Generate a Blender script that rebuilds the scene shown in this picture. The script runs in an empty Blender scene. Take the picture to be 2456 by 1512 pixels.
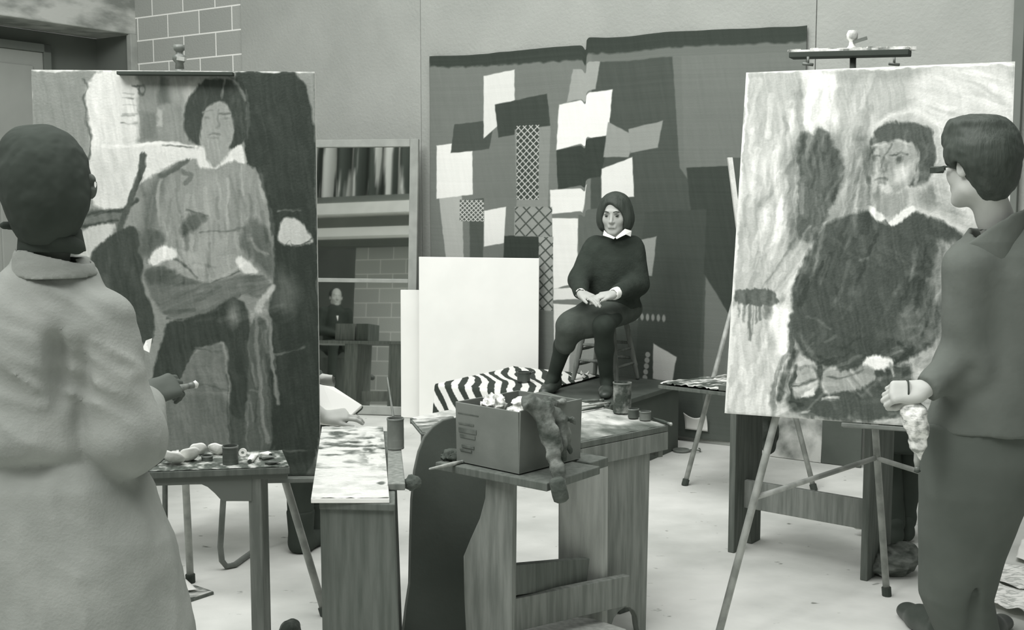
import bpy, math, random
import numpy as np
from mathutils import Vector
random.seed(7)
SC = bpy.context.scene
COL = SC.collection

# ---------------------------------------------------------------- camera, world, lights, exposure
FPX, CX, CY, EYE = 2750.0, 1228.0, 756.0, 1.55
PIT = math.atan((756 - 480) / FPX)
cam = bpy.data.cameras.new('camera')
cam.sensor_width = 36.0
cam.sensor_fit = 'HORIZONTAL'
cam.lens = 36.0 * FPX / 2456
cam.clip_start = 0.05
camo = bpy.data.objects.new('camera', cam)
camo.location = (0, 0, EYE)
camo.rotation_euler = (math.pi / 2 - PIT, 0, 0)
COL.objects.link(camo)
SC.camera = camo

world = bpy.data.worlds.new('world')
SC.world = world
world.use_nodes = True
bg = world.node_tree.nodes['Background']
bg.inputs[0].default_value = (0.985, 1.0, 0.975, 1)
bg.inputs[1].default_value = 0.30


def area(name, loc, target, sx, sy, power):
    L = bpy.data.lights.new(name, 'AREA')
    L.shape = 'RECTANGLE'
    L.size, L.size_y, L.energy = sx, sy, power
    L.color = (1.0, 1.0, 0.985)
    o = bpy.data.objects.new(name, L)
    o.location = loc
    o.rotation_euler = (Vector(target) - Vector(loc)).to_track_quat('-Z', 'Y').to_euler()
    COL.objects.link(o)
    return o


area('skylight', (-0.8, 3.4, 5.7), (-0.4, 4.4, 0), 6.0, 6.0, 540)
area('side_window_light', (-3.0, 0.9, 4.9), (1.0, 7.4, 1.0), 2.2, 1.8, 230)
SC.view_settings.view_transform = 'Standard'
SC.view_settings.look = 'None'
SC.view_settings.exposure = -0.2
SC.view_settings.gamma = 1.0
SC.view_settings.use_curve_mapping = False

# ---------------------------------------------------------------- helpers: projection
cp_, sp_ = math.cos(PIT), math.sin(PIT)
V = lambda *a: np.array(a, float)


def ray(x, y):
    u = (x - CX) / FPX
    v = (CY - y) / FPX
    return V(u, cp_ + v * sp_, -sp_ + v * cp_)


def at(x, y, Y):                       # point of the room seen at pixel x, y and lying Y metres ahead
    d = ray(x, y)
    return V(0, 0, EYE) + d * Y / d[1]


def hz(x, y, z=0.0):                   # point of a horizontal surface at height z
    d = ray(x, y)
    return V(0, 0, EYE) + d * (z - EYE) / d[2]


WN = V(.547, .837, 0)                  # back wall normal (pointing away from the room)
WE = V(.837, -.547, 0)                 # along the back wall, to the right
WC = 6.75


def wp(x, y, off=0.0):                 # point on the back wall (off = metres in front of it)
    d = ray(x, y)
    return V(0, 0, EYE) + d * ((WC - off) / (WN @ d))


def unit(a):
    a = np.asarray(a, float)
    return a / (np.linalg.norm(a) + 1e-12)


# ---------------------------------------------------------------- helpers: tone and materials
def lin(v):
    v = max(0.0, min(255.0, v)) / 255
    return v / 12.92 if v <= .04045 else ((v + .055) / 1.055) ** 2.4


def tone(v):                           # the print's slightly green-black tone scale
    t = v / 255.0
    return (lin(v - 4 * (1 - t)), lin(v + 4 * (1 - t) + .5), lin(v - 1.5 - 3 * t), 1.0)


MATS = {}


def mat(name, a, b=None, sc=8.0, st=(1, 1, 1), rough=.8, bump=.0, bsc=60.0, spec=.25, lo=.35, hi=.65, metal=0.0,
        attr=None, detail=4.0):
    if name in MATS:
        return MATS[name]
    m = bpy.data.materials.new(name)
    m.use_nodes = True
    nt = m.node_tree
    N, L = nt.nodes, nt.links
    bs = N['Principled BSDF']
    bs.inputs['Roughness'].default_value = rough
    bs.inputs['Specular IOR Level'].default_value = spec
    bs.inputs['Metallic'].default_value = metal
    tc = N.new('ShaderNodeTexCoord')
    mp = N.new('ShaderNodeMapping')
    mp.inputs['Scale'].default_value = st
    L.new(tc.outputs['Object'], mp.inputs[0])
    if attr:
        at_ = N.new('ShaderNodeAttribute')
        at_.attribute_name = attr
        L.new(at_.outputs['Color'], bs.inputs['Base Color'])
    else:
        nz = N.new('ShaderNodeTexNoise')
        nz.inputs['Scale'].default_value = sc
        nz.inputs['Detail'].default_value = detail
        L.new(mp.outputs[0], nz.inputs['Vector'])
        cr = N.new('ShaderNodeValToRGB')
        cr.color_ramp.elements[0].position = lo
        cr.color_ramp.elements[1].position = hi
        cr.color_ramp.elements[0].color = tone(a)
        cr.color_ramp.elements[1].color = tone(a if b is None else b)
        L.new(nz.outputs['Fac'], cr.inputs[0])
        L.new(cr.outputs[0], bs.inputs['Base Color'])
    if bump > 0:
        n2 = N.new('ShaderNodeTexNoise')
        n2.inputs['Scale'].default_value = bsc
        n2.inputs['Detail'].default_value = 3
        L.new(mp.outputs[0], n2.inputs['Vector'])
        bp = N.new('ShaderNodeBump')
        bp.inputs['Strength'].default_value = bump
        bp.inputs['Distance'].default_value = .01
        L.new(n2.outputs['Fac'], bp.inputs['Height'])
        L.new(bp.outputs[0], bs.inputs['Normal'])
    MATS[name] = m
    return m


def M(k):
    D = dict(
        wood=dict(a=112, b=138, sc=6, st=(9, 9, .8), bump=.15, bsc=30),
        wood_dark=dict(a=90, b=108, sc=6, st=(9, 9, .8), bump=.15, bsc=30),
        wood_light=dict(a=150, b=172, sc=6, st=(8, 8, .8), bump=.1),
        wood_h=dict(a=104, b=128, sc=6, st=(1, 6, 6), bump=.15, bsc=30),
        frame_wood=dict(a=148, b=162, sc=5, st=(2, 2, 2)),
        easel_metal=dict(a=140, b=172, sc=14, rough=.45, spec=.5, lo=.4, hi=.6),
        steel=dict(a=98, b=118, sc=20, rough=.4, spec=.5),
        rubber=dict(a=64, b=70, sc=10, rough=.8),
        black=dict(a=62, b=68, sc=8, rough=.7),
        blank=dict(a=240, b=245, sc=4, rough=.9),
        canvas_edge=dict(a=205, b=228, sc=20, rough=.9, bump=.2, bsc=200),
        canvas_back=dict(a=165, b=178, sc=20, rough=.9),
        paper=dict(a=232, b=243, sc=5, rough=.9),
        newsprint=dict(a=190, b=245, sc=26, st=(1, 3, 1), rough=.9, lo=.42, hi=.52),
        mess_light=dict(a=130, b=238, sc=9, st=(1.2, 4, 1), rough=.5, bump=.5, bsc=30, lo=.38, hi=.56, detail=8),
        mess_mid=dict(a=95, b=205, sc=13, st=(1.2, 2.2, 1), rough=.5, bump=.5, bsc=40, lo=.42, hi=.66, detail=8),
        mess_dark=dict(a=70, b=160, sc=22, rough=.6, bump=.5, bsc=50, lo=.45, hi=.7, detail=8),
        tin=dict(a=84, b=128, sc=9, st=(1, 1, .6), rough=.5, spec=.5, bump=.1),
        tin_dark=dict(a=66, b=84, sc=12, rough=.5, spec=.5),
        tube_white=dict(a=205, b=245, sc=12, rough=.5, bump=.3, bsc=40),
        carton=dict(a=112, b=126, sc=7, rough=.85, bump=.15, bsc=20),
        rag=dict(a=66, b=138, sc=16, rough=.9, bump=.5, bsc=50, lo=.4, hi=.75),
        rag_dark=dict(a=66, b=92, sc=16, rough=.9, bump=.5, bsc=50),
        rag_white=dict(a=150, b=240, sc=26, st=(1, 1, 1.6), rough=.9, bump=.5, bsc=50, lo=.4, hi=.55),
        smock=dict(a=134, b=158, sc=5, rough=.95, bump=.15, bsc=140, lo=.3, hi=.7),
        jacket=dict(a=98, b=106, sc=6, rough=.95, bump=.25, bsc=22),
        trousers=dict(a=88, b=94, sc=6, rough=.95, bump=.15, bsc=20),
        sweater=dict(a=54, b=60, sc=20, rough=1.0, bump=.3, bsc=90),
        skirt=dict(a=74, b=82, sc=20, rough=1.0, bump=.2, bsc=60),
        stocking=dict(a=50, b=55, sc=20, rough=.9),
        coat_dark=dict(a=62, b=70, sc=8, rough=.95),
        shoe=dict(a=58, b=72, sc=10, rough=.45, spec=.5),
        hair=dict(a=60, b=72, sc=14, st=(3, 3, .6), rough=.6, bump=.3, bsc=40),
        hair_black=dict(a=56, b=62, sc=14, rough=.9),
        skin=dict(a=180, b=190, sc=10, rough=.6),
        skin_shade=dict(a=128, b=140, sc=10, rough=.6),
        skin_deep_shade=dict(a=84, b=92, sc=10, rough=.7),  # left painter's skin, with the shade on it put into the colour
        shirt=dict(a=240, b=246, sc=10, rough=.9),
        eye=dict(a=40, b=48, sc=4, rough=.3),
        lip=dict(a=118, b=124, sc=4, rough=.5),
        concrete=dict(a=128, b=186, sc=3, st=(1, 1, 2.5), rough=.95, bump=.3, bsc=18, lo=.38, hi=.62),
        door_dark=dict(a=150, b=160, sc=2, rough=.8),
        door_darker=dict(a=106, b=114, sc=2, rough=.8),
        wall_board=dict(a=158, b=166, sc=2.5, rough=.95, bump=.35, bsc=45),
        plaster=dict(a=150, b=162, sc=2.5, rough=.95, bump=.2, bsc=45),
        post=dict(a=112, b=118, sc=4, rough=.9),
        plat=dict(a=78, b=96, sc=5, rough=.8, bump=.1),
        board_dark=dict(a=80, b=86, sc=5, rough=.8, bump=.1),
        board_rim=dict(a=104, b=122, sc=8, rough=.8),
        bag=dict(a=76, b=128, sc=14, st=(1, 1, 3), rough=.7, bump=.5, bsc=30),
        blotch=dict(a=118, b=205, sc=7, rough=.9, lo=.35, hi=.6, detail=8),
    )
    return mat(k, **D[k])


# ---------------------------------------------------------------- helpers: objects
def T(name, label, cat, loc=(0, 0, 0), group=None):
    o = bpy.data.objects.new(name, None)
    o.empty_display_size = .05
    o.location = tuple(float(c) for c in loc)
    o['label'] = label
    o['category'] = cat
    if group:
        o['group'] = group
    COL.objects.link(o)
    return o


def tag(o, label, cat, group=None):
    o['label'] = label
    o['category'] = cat
    if group:
        o['group'] = group
    return o


def struct(o):
    o['kind'] = 'structure'
    return o


def root_loc(p):
    l = V(0, 0, 0)
    while p is not None:
        l = l + V(*p.location)
        p = p.parent
    return l


class MB:                              # collects shapes that become ONE mesh
    def __init__(s):
        s.v, s.f = [], []

    def add(s, vs, fs):
        n = len(s.v)
        s.v += [tuple(map(float, p)) for p in vs]
        s.f += [tuple(i + n for i in f) for f in fs]
        return s

    def box(s, c, size, ax=None):      # ax: three axes
        ax = np.eye(3) if ax is None else np.array([unit(a) for a in ax])
        h = np.array(size) / 2
        vs = [np.array(c) + ax.T @ (h * np.array(k)) for k in
              [(-1, -1, -1), (1, -1, -1), (1, 1, -1), (-1, 1, -1), (-1, -1, 1), (1, -1, 1), (1, 1, 1), (-1, 1, 1)]]
        return s.add(vs, [(0, 3, 2, 1), (4, 5, 6, 7), (0, 1, 5, 4), (1, 2, 6, 5), (2, 3, 7, 6), (3, 0, 4, 7)])

    def beam(s, p, q, w, h, up=(0, 0, 1)):
        p, q = np.array(p, float), np.array(q, float)
        d = unit(q - p)
        r = np.cross(d, up)
        if np.linalg.norm(r) < 1e-3:
            r = np.cross(d, (0, 1, 0))
        r = unit(r)
        u = np.cross(r, d)
        return s.box((p + q) / 2, (w, np.linalg.norm(q - p), h), (r, d, u))

    def prism(s, pts, ext):            # closed outline extruded by vector
        pts = [np.array(p, float) for p in pts]
        n = len(pts)
        e = np.array(ext, float)
        return s.add(pts + [p + e for p in pts],
                     [tuple(range(n - 1, -1, -1)), tuple(range(n, 2 * n))] +
                     [(i, (i + 1) % n, n + (i + 1) % n, n + i) for i in range(n)])

    def tube(s, pts, r, n=12, cap=True):
        pts = [np.array(p, float) for p in pts]
        R = list(r) if hasattr(r, '__len__') else [r] * len(pts)
        vs = []
        pu = None
        for i, p in enumerate(pts):
            d = unit(pts[min(i + 1, len(pts) - 1)] - pts[max(i - 1, 0)])
            if pu is None:
                pu = V(0, 0, 1) if abs(d[2]) < .9 else V(1, 0, 0)
            a = unit(np.cross(d, pu))
            b = unit(np.cross(a, d))
            pu = b
            for k in range(n):
                t = 2 * math.pi * k / n
                vs.append(p + R[i] * (a * math.cos(t) + b * math.sin(t)))
        fs = []
        for i in range(len(pts) - 1):
            for k in range(n):
                fs.append((i * n + k, i * n + (k + 1) % n, (i + 1) * n + (k + 1) % n, (i + 1) * n + k))
        if cap:
            fs += [tuple(range(n - 1, -1, -1)), tuple((len(pts) - 1) * n + k for k in range(n))]
        return s.add(vs, fs)

    def lathe(s, prof, base=(0, 0, 0), ax=(0, 0, 1), n=24):   # prof: (radius, height)
        ax = unit(ax)
        a = unit(np.cross(ax, (0, 1, 0) if abs(ax[1]) < .9 else (1, 0, 0)))
        b = np.cross(ax, a)
        base = np.array(base, float)
        vs = []
        for (r, h) in prof:
            for k in range(n):
                t = 2 * math.pi * k / n
                vs.append(base + ax * h + max(r, 1e-4) * (a * math.cos(t) + b * math.sin(t)))
        fs = []
        for i in range(len(prof) - 1):
            for k in range(n):
                fs.append((i * n + k, i * n + (k + 1) % n, (i + 1) * n + (k + 1) % n, (i + 1) * n + k))
        return s.add(vs, fs)

    def grid(s, fn, nu, nv, closed=False):
        vs = [fn(i / nu, j / nv) for j in range(nv + 1) for i in range(nu + 1)]
        return s.add(vs, [(j * (nu + 1) + i, j * (nu + 1) + i + 1, (j + 1) * (nu + 1) + i + 1, (j + 1) * (nu + 1) + i)
                          for j in range(nv) for i in range(nu)])

    def build(s, name, m, parent=None, bevel=0.0, smooth=False, solid=0.0):
        L = root_loc(parent)
        if parent is None:             # origin at the bottom centre of the thing
            A = np.array(s.v)
            L = V((A[:, 0].min() + A[:, 0].max()) / 2, (A[:, 1].min() + A[:, 1].max()) / 2, A[:, 2].min())
        me = bpy.data.meshes.new(name)
        me.from_pydata([tuple(np.array(p) - L) for p in s.v], [], s.f)
        if smooth:
            me.polygons.foreach_set('use_smooth', [True] * len(me.polygons))
        me.update()
        o = bpy.data.objects.new(name, me)
        me.materials.append(M(m) if isinstance(m, str) else m)
        COL.objects.link(o)
        if parent is not None:
            o.parent = parent
        else:
            o.location = tuple(L)
        if solid:
            mo = o.modifiers.new('solid', 'SOLIDIFY')
            mo.thickness = solid
            mo.offset = 0
        if bevel:
            mo = o.modifiers.new('bevel', 'BEVEL')
            mo.width = bevel
            mo.segments = 2
            mo.limit_method = 'ANGLE'
        return o


def rawmesh(name, vs, quads, m, parent=None, smooth=True):
    L = root_loc(parent)
    vs = np.asarray(vs, float)
    if parent is None:
        L = V((vs[:, 0].min() + vs[:, 0].max()) / 2, (vs[:, 1].min() + vs[:, 1].max()) / 2, vs[:, 2].min())
    vs = vs - L
    me = bpy.data.meshes.new(name)
    nq = len(quads)
    me.vertices.add(len(vs))
    me.vertices.foreach_set('co', vs.astype(np.float32).ravel())
    me.loops.add(nq * 4)
    me.loops.foreach_set('vertex_index', np.asarray(quads, np.int32).ravel())
    me.polygons.add(nq)
    me.polygons.foreach_set('loop_start', np.arange(0, nq * 4, 4, dtype=np.int32))
    me.polygons.foreach_set('use_smooth', np.full(nq, smooth))
    me.update(calc_edges=True)
    me.validate()
    o = bpy.data.objects.new(name, me)
    me.materials.append(M(m) if isinstance(m, str) else m)
    COL.objects.link(o)
    if parent is not None:
        o.parent = parent
    else:
        o.location = tuple(L)
    return o


# ---------------------------------------------------------------- helpers: noise
def _h(ix, iy, iz):
    n = (ix * 73856093) ^ (iy * 19349663) ^ (iz * 83492791)
    n = (n ^ (n >> 13)) * 1274126177
    n = n ^ (n >> 16)
    return (n & 0xffff) / 65535.0


def vnoise(P):
    P = np.asarray(P, float)
    i = np.floor(P).astype(np.int64)
    f = P - i
    f = f * f * (3 - 2 * f)
    out = 0
    for dx in (0, 1):
        for dy in (0, 1):
            for dz in (0, 1):
                w = (f[..., 0] if dx else 1 - f[..., 0]) * (f[..., 1] if dy else 1 - f[..., 1]) * \
                    (f[..., 2] if dz else 1 - f[..., 2])
                out = out + w * _h(i[..., 0] + dx, i[..., 1] + dy, i[..., 2] + dz)
    return out


def fbm(P, o=3):
    P = np.asarray(P, float)
    a, s, t = .5, 0, 0
    for k in range(o):
        s = s + a * vnoise(P + 17.3 * k)
        t += a
        P = P * 2.03
        a *= .5
    return s / t


# ---------------------------------------------------------------- helpers: implicit surfaces (bodies, cloth, crumpled things)
class SDF:
    def __init__(s):
        s.ops = []

    def _a(s, fn, k, op):
        s.ops.append((fn, k, op))
        return s

    def cone(s, p, q, r1, r2=None, k=.02, op='u', sq=None):
        p, q = np.array(p, float), np.array(q, float)
        r2 = r1 if r2 is None else r2
        d = q - p
        L2 = d @ d + 1e-9

        def fn(P):
            t = np.clip(((P - p) @ d) / L2, 0, 1)
            X = P - (p + t[:, None] * d)
            if sq is not None:         # (axis, factor): flatten along an axis
                a = unit(sq[0])
                X = X + (X @ a)[:, None] * a * (1 / sq[1] - 1)
                return (np.linalg.norm(X, axis=1) - (r1 + (r2 - r1) * t)) * min(1, sq[1])
            return np.linalg.norm(X, axis=1) - (r1 + (r2 - r1) * t)
        return s._a(fn, k, op)

    def ell(s, c, r, R=None, k=.02, op='u'):
        c, r = np.array(c, float), np.array(r, float)
        R = np.eye(3) if R is None else R

        def fn(P):
            X = (P - c) @ R
            a = np.linalg.norm(X / r, axis=1)
            b = np.linalg.norm(X / (r * r), axis=1) + 1e-9
            return a * (a - 1) / b
        return s._a(fn, k, op)

    def box(s, c, h, R=None, r=.005, k=.01, op='u'):
        c, h = np.array(c, float), np.array(h, float)
        R = np.eye(3) if R is None else R

        def fn(P):
            q = np.abs((P - c) @ R) - (h - r)
            return np.linalg.norm(np.maximum(q, 0), axis=1) + np.minimum(q.max(1), 0) - r
        return s._a(fn, k, op)

    def loft(s, rows, k=.02, op='u', pw=2.0):      # rows of (z, cx, cy, rx, ry), z ascending
        A = np.array(sorted(rows), float)

        def fn(P):
            z = P[:, 2]
            cx, cy, rx, ry = [np.interp(z, A[:, 0], A[:, i]) for i in (1, 2, 3, 4)]
            X = np.abs(P[:, 0] - cx) / rx
            Y = np.abs(P[:, 1] - cy) / ry
            kk = (X ** pw + Y ** pw) ** (1 / pw)
            d = (kk - 1) * np.minimum(rx, ry)
            return np.maximum(d, np.maximum(A[0, 0] - z, z - A[-1, 0]))
        return s._a(fn, k, op)

    def plane(s, c, n, k=.004, op='s'):            # op s: removes the side the normal points to
        c, n = np.array(c, float), unit(n)
        return s._a(lambda P: -((P - c) @ n), k, op)

    def field(s, P):
        d = None
        for fn, k, op in s.ops:
            e = fn(P)
            if d is None:
                d = e
            elif op == 'u':
                h = np.maximum(k - np.abs(d - e), 0) / k
                d = np.minimum(d, e) - h * h * k / 4
            else:
                e = -e
                h = np.maximum(k - np.abs(d - e), 0) / k
                d = np.maximum(d, e) + h * h * k / 4
        return d

    def mesh(s, lo, hi, res, noise=None):
        lo = np.array(lo, float)
        n = np.maximum(np.ceil((np.array(hi) - lo) / res).astype(int) + 1, 3)
        g = [lo[i] + np.arange(n[i]) * res for i in range(3)]
        st = 4                         # coarse pass first, the fine field only near the surface
        nc = (n + st - 1) // st + 1
        gc = [lo[i] + np.arange(nc[i]) * res * st for i in range(3)]
        Fc = s.field(np.stack(np.meshgrid(*gc, indexing='ij'), -1).reshape(-1, 3)).reshape(nc)
        ii = [np.minimum((np.arange(n[i]) + st // 2) // st, nc[i] - 1) for i in range(3)]
        Fv = Fc[np.ix_(*ii)].ravel().copy()
        near = np.argwhere(np.abs(Fv) < res * st * 2.4 + (.03 if noise else .004))[:, 0]
        I3 = np.stack(np.unravel_index(near, tuple(n)), 1)
        for a in range(0, len(near), 300000):
            P = lo + I3[a:a + 300000] * res
            d = s.field(P)
            if noise:
                d = d + noise(P)
            Fv[near[a:a + 300000]] = d
        Fv = Fv.reshape(n)
        S = np.zeros(tuple(n - 1) + (3,))
        Cn = np.zeros(tuple(n - 1))
        quads = []
        edges = []
        for ax in range(3):
            sl0 = [slice(None)] * 3
            sl1 = [slice(None)] * 3
            sl0[ax] = slice(0, -1)
            sl1[ax] = slice(1, None)
            f0, f1 = Fv[tuple(sl0)], Fv[tuple(sl1)]
            cr = (f0 < 0) != (f1 < 0)
            e = np.argwhere(cr)
            if len(e) == 0:
                continue
            a0, a1 = f0[cr], f1[cr]
            t = a0 / (a0 - a1)
            p = e.astype(float)
            p[:, ax] += t
            o1, o2 = [k for k in range(3) if k != ax]
            for d1 in (-1, 0):
                for d2 in (-1, 0):
                    c = e.copy()
                    c[:, o1] += d1
                    c[:, o2] += d2
                    ok = ((c >= 0) & (c < n - 1)).all(1)
                    ci = tuple(c[ok].T)
                    np.add.at(S, ci, p[ok])
                    np.add.at(Cn, ci, 1)
            inn = (e[:, o1] > 0) & (e[:, o2] > 0) & (e[:, o1] < n[o1] - 1) & (e[:, o2] < n[o2] - 1)
            edges.append((ax, o1, o2, e[inn], a0[inn] < 0))
        idx = -np.ones(tuple(n - 1), int)
        act = Cn > 0
        idx[act] = np.arange(act.sum())
        vs = lo + (S[act] / Cn[act][:, None]) * res
        for ax, o1, o2, e, neg in edges:
            q = []
            for d1, d2 in ((-1, -1), (0, -1), (0, 0), (-1, 0)):
                c = e.copy()
                c[:, o1] += d1
                c[:, o2] += d2
                q.append(idx[tuple(c.T)])
            q = np.stack(q, 1)
            flip = neg if ax != 1 else ~neg
            q[~flip] = q[~flip][:, ::-1]
            quads.append(q)
        return vs, (np.concatenate(quads) if quads else np.zeros((0, 4), int))


def sdfobj(name, S, boxes, m, parent=None, noise=None):
    """boxes: list of (lo, hi, resolution); all pieces are joined in one mesh"""
    VS, QS, n = [], [], 0
    for lo, hi, res in boxes:
        v, q = S.mesh(lo, hi, res, noise)
        VS.append(v)
        QS.append(q + n)
        n += len(v)
    return rawmesh(name, np.concatenate(VS), np.concatenate(QS), m, parent)


def rotm(fwd, up=(0, 0, 1)):           # columns: right, forward, up
    f = unit(fwd)
    r = unit(np.cross(f, up))
    u = np.cross(r, f)
    return np.stack([r, f, u], 1)
# ---------------------------------------------------------------- helpers: painting pictures onto a fine mesh
class Pic:
    """a picture made of brush shapes, in picture coordinates X, Y; soft=True gives loose hand-drawn outlines"""
    def __init__(s, X, Y, base, seed=0, loose=0.0):
        s.seed = seed
        s.loose = loose
        s.X, s.Y = X, Y
        if loose:
            w1, w2 = s.nz(46, 46, 0, 40), s.nz(46, 46, 0, 41)
            w3, w4 = s.nz(11, 11, 0, 42), s.nz(11, 11, 0, 43)
            s.X = X + loose * (9 * w1 + 5 * w3)
            s.Y = Y + loose * (9 * w2 + 5 * w4)
        s.I = np.full_like(X, float(base))
        s.F = fbm(np.stack([X / 13, Y / 13, X * 0 + seed], -1), 2) - .5

    def nz(s, sx, sy=None, ang=0, off=0, o=2, m=None):
        sy = sx if sy is None else sy
        X, Y = (s.X, s.Y) if m is None else (s.X[m], s.Y[m])
        c, d = math.cos(ang), math.sin(ang)
        u = (X * c + Y * d) / sx
        v = (-X * d + Y * c) / sy
        return fbm(np.stack([u, v, np.full_like(u, s.seed + off * 3.1)], -1), o) - .5

    def put(s, m, dist, val, soft, var, al, ang, off):
        if s.loose:                    # dry-brush edges
            soft = soft * 1.2
            dist = dist + 5 * s.loose * s.nz(34, 3.2, ang, off + 2, 2, m)
        a = np.clip(.5 - dist / (2 * soft), 0, 1) * al
        v = val
        if var:
            v = val + var * 2 * s.nz(60, 5, ang, off, 2, m)
        s.I[m] = s.I[m] * (1 - a) + v * a

    @staticmethod
    def chaikin(pts, closed):
        A = [np.array(p, float) for p in pts]
        for _ in range(2):
            B = []
            n = len(A)
            rng = range(n) if closed else range(n - 1)
            if not closed:
                B.append(A[0])
            for i in rng:
                p, q = A[i], A[(i + 1) % n]
                B += [p * .78 + q * .22, p * .22 + q * .78]
            if not closed:
                B.append(A[-1])
            A = B
        return A

    def _dist(s, A, closed, pad):
        A = np.array(A)
        m = (s.X > A[:, 0].min() - pad) & (s.X < A[:, 0].max() + pad) & (s.Y > A[:, 1].min() - pad) & (s.Y < A[:, 1].max() + pad)
        X, Y = s.X[m], s.Y[m]
        best = np.full(X.shape, 1e9)
        ins = np.zeros(X.shape, bool)
        n = len(A)
        for i in range(n if closed else n - 1):
            x0, y0 = A[i]
            x1, y1 = A[(i + 1) % n]
            dx, dy = x1 - x0, y1 - y0
            t = np.clip(((X - x0) * dx + (Y - y0) * dy) / (dx * dx + dy * dy + 1e-9), 0, 1)
            best = np.minimum(best, (X - x0 - t * dx) ** 2 + (Y - y0 - t * dy) ** 2)
            if closed:
                ins ^= ((y0 > Y) != (y1 > Y)) & (X < dx * (Y - y0) / (dy if abs(dy) > 1e-9 else 1e-9) + x0)
        best = np.sqrt(best)
        return m, np.where(ins, -best, best)

    def poly(s, pts, val, soft=2.5, wob=3, var=7, al=1., ang=1.4):
        A = s.chaikin(pts, True) if s.loose and len(pts) > 4 else pts
        m, d = s._dist(A, True, soft * 2 + 12)
        if wob:
            d = d + wob * 2 * s.F[m]
        s.put(m, d, val, soft, var, al, ang, len(pts) + pts[0][0] * .01)
        return s

    def ell(s, cx, cy, rx, ry, val, rot=0, soft=2.5, wob=3, var=7, al=1., ang=1.4):
        R = max(rx, ry) + soft * 2 + 8
        m = (abs(s.X - cx) < R) & (abs(s.Y - cy) < R)
        c, d = math.cos(rot), math.sin(rot)
        u = ((s.X[m] - cx) * c + (s.Y[m] - cy) * d) / rx
        v = (-(s.X[m] - cx) * d + (s.Y[m] - cy) * c) / ry
        q = (np.hypot(u, v) - 1) * min(rx, ry)
        if wob:
            q = q + wob * 2 * s.F[m]
        s.put(m, q, val, soft, var, al, ang, cx)
        return s

    def line(s, pts, w, val, soft=2, wob=2, var=6, al=1.):
        A = s.chaikin(pts, False) if s.loose and len(pts) > 2 else pts
        m, d = s._dist(A, False, w + soft * 2 + 10)
        d = d - w / 2 + (wob * 2 * s.F[m] if wob else 0)
        s.put(m, d, val, soft, var, al, math.atan2(pts[-1][1] - pts[0][1], pts[-1][0] - pts[0][0]), pts[0][1])
        return s

    def strokes(s, n, box, ang, ln, w, vals, al=.4, seed=1, jit=.25):
        """a field of loose parallel brush marks; vals are added to what lies beneath"""
        r = random.Random(seed)
        x0, y0, x1, y1 = box
        for _ in range(n):
            cx, cy = r.uniform(x0, x1), r.uniform(y0, y1)
            a = ang + r.uniform(-jit, jit)
            l = ln * r.uniform(.5, 1.4)
            p = [(cx, cy), (cx + math.cos(a) * l, cy + math.sin(a) * l)]
            m, d = s._dist(p, False, w + 12)
            if not m.any():
                continue
            ww = w * r.uniform(.5, 1.3)
            d = d - ww / 2 + 3 * s.nz(30, 3, a, cx * .1, 2, m)
            k = np.clip(.5 - d / 4, 0, 1) * al
            s.I[m] += k * r.uniform(*vals)
        return s

    def finish(s, amp=14, ang=1.4):
        s.I = s.I + amp * (1.6 * s.nz(70, 4.5, ang, 60, 3) + 1.2 * s.nz(26, 26, 0, 61, 3) + .8 * s.nz(5, 5, 0, 62, 2))
        return s

    def rgb(s, lo=52, hi=250):
        t = np.clip(s.I, lo, hi)
        tt = t / 255

        def L(v):
            v = np.clip(v, 0, 255) / 255
            return np.where(v <= .04045, v / 12.92, ((v + .055) / 1.055) ** 2.4)
        return np.stack([L(t - 4 * (1 - tt)), L(t + 4 * (1 - tt) + .5), L(t - 1.5 - 3 * tt), np.ones_like(t)], -1)


def pgrid(name, fn, nu, nv, pic, m, parent=None, edge=None):
    """a grid sheet fn(U, V) -> points (numpy), pic(U, V) -> rgba; V runs bottom to top"""
    U, W = np.meshgrid(np.linspace(0, 1, nu + 1), np.linspace(0, 1, nv + 1))
    Pts = fn(U, W).reshape(-1, 3)
    i = np.arange(nu * nv)
    a = (i // nu) * (nu + 1) + i % nu
    q = np.stack([a, a + 1, a + nu + 2, a + nu + 1], 1)
    o = rawmesh(name, Pts, q, m, parent)
    c = o.data.color_attributes.new('paint', 'FLOAT_COLOR', 'POINT')
    c.data.foreach_set('color', pic(U, W).reshape(-1, 4).astype(np.float32).ravel())
    return o


def paintmat(name, rough=.7, bump=.25, bsc=160):
    return mat(name, 128, attr='paint', rough=rough, bump=bump, bsc=bsc)


def world_px(P):                       # picture coordinates of points on a painted canvas
    q = P - V(0, 0, EYE)
    fz = q[..., 1] * cp_ - q[..., 2] * sp_
    up = q[..., 1] * sp_ + q[..., 2] * cp_
    return CX + FPX * q[..., 0] / fz, CY - FPX * up / fz


# ---------------------------------------------------------------- the setting
b = MB()
b.box((0, 4.5, -.05), (16, 17, .1))
floor_m = mat('floor_concrete', 178, 222, sc=1.9, st=(1, 1.3, 1), rough=.85, bump=.08, bsc=30, lo=.3, hi=.7, detail=9)
_nt = floor_m.node_tree                # dark specks and faint stains
_N, _L = _nt.nodes, _nt.links
_cr = [n for n in _N if n.type == 'VALTORGB'][0]
_mp = [n for n in _N if n.type == 'MAPPING'][0]
_n2 = _N.new('ShaderNodeTexNoise')
_n2.inputs['Scale'].default_value = 17
_n2.inputs['Detail'].default_value = 2
_c2 = _N.new('ShaderNodeValToRGB')
_c2.color_ramp.elements[0].position, _c2.color_ramp.elements[1].position = .2, .3
_c2.color_ramp.elements[0].color = tone(150)
_c2.color_ramp.elements[1].color = (1, 1, 1, 1)
_mx = _N.new('ShaderNodeMix')
_mx.data_type = 'RGBA'
_mx.blend_type = 'MULTIPLY'
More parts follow.
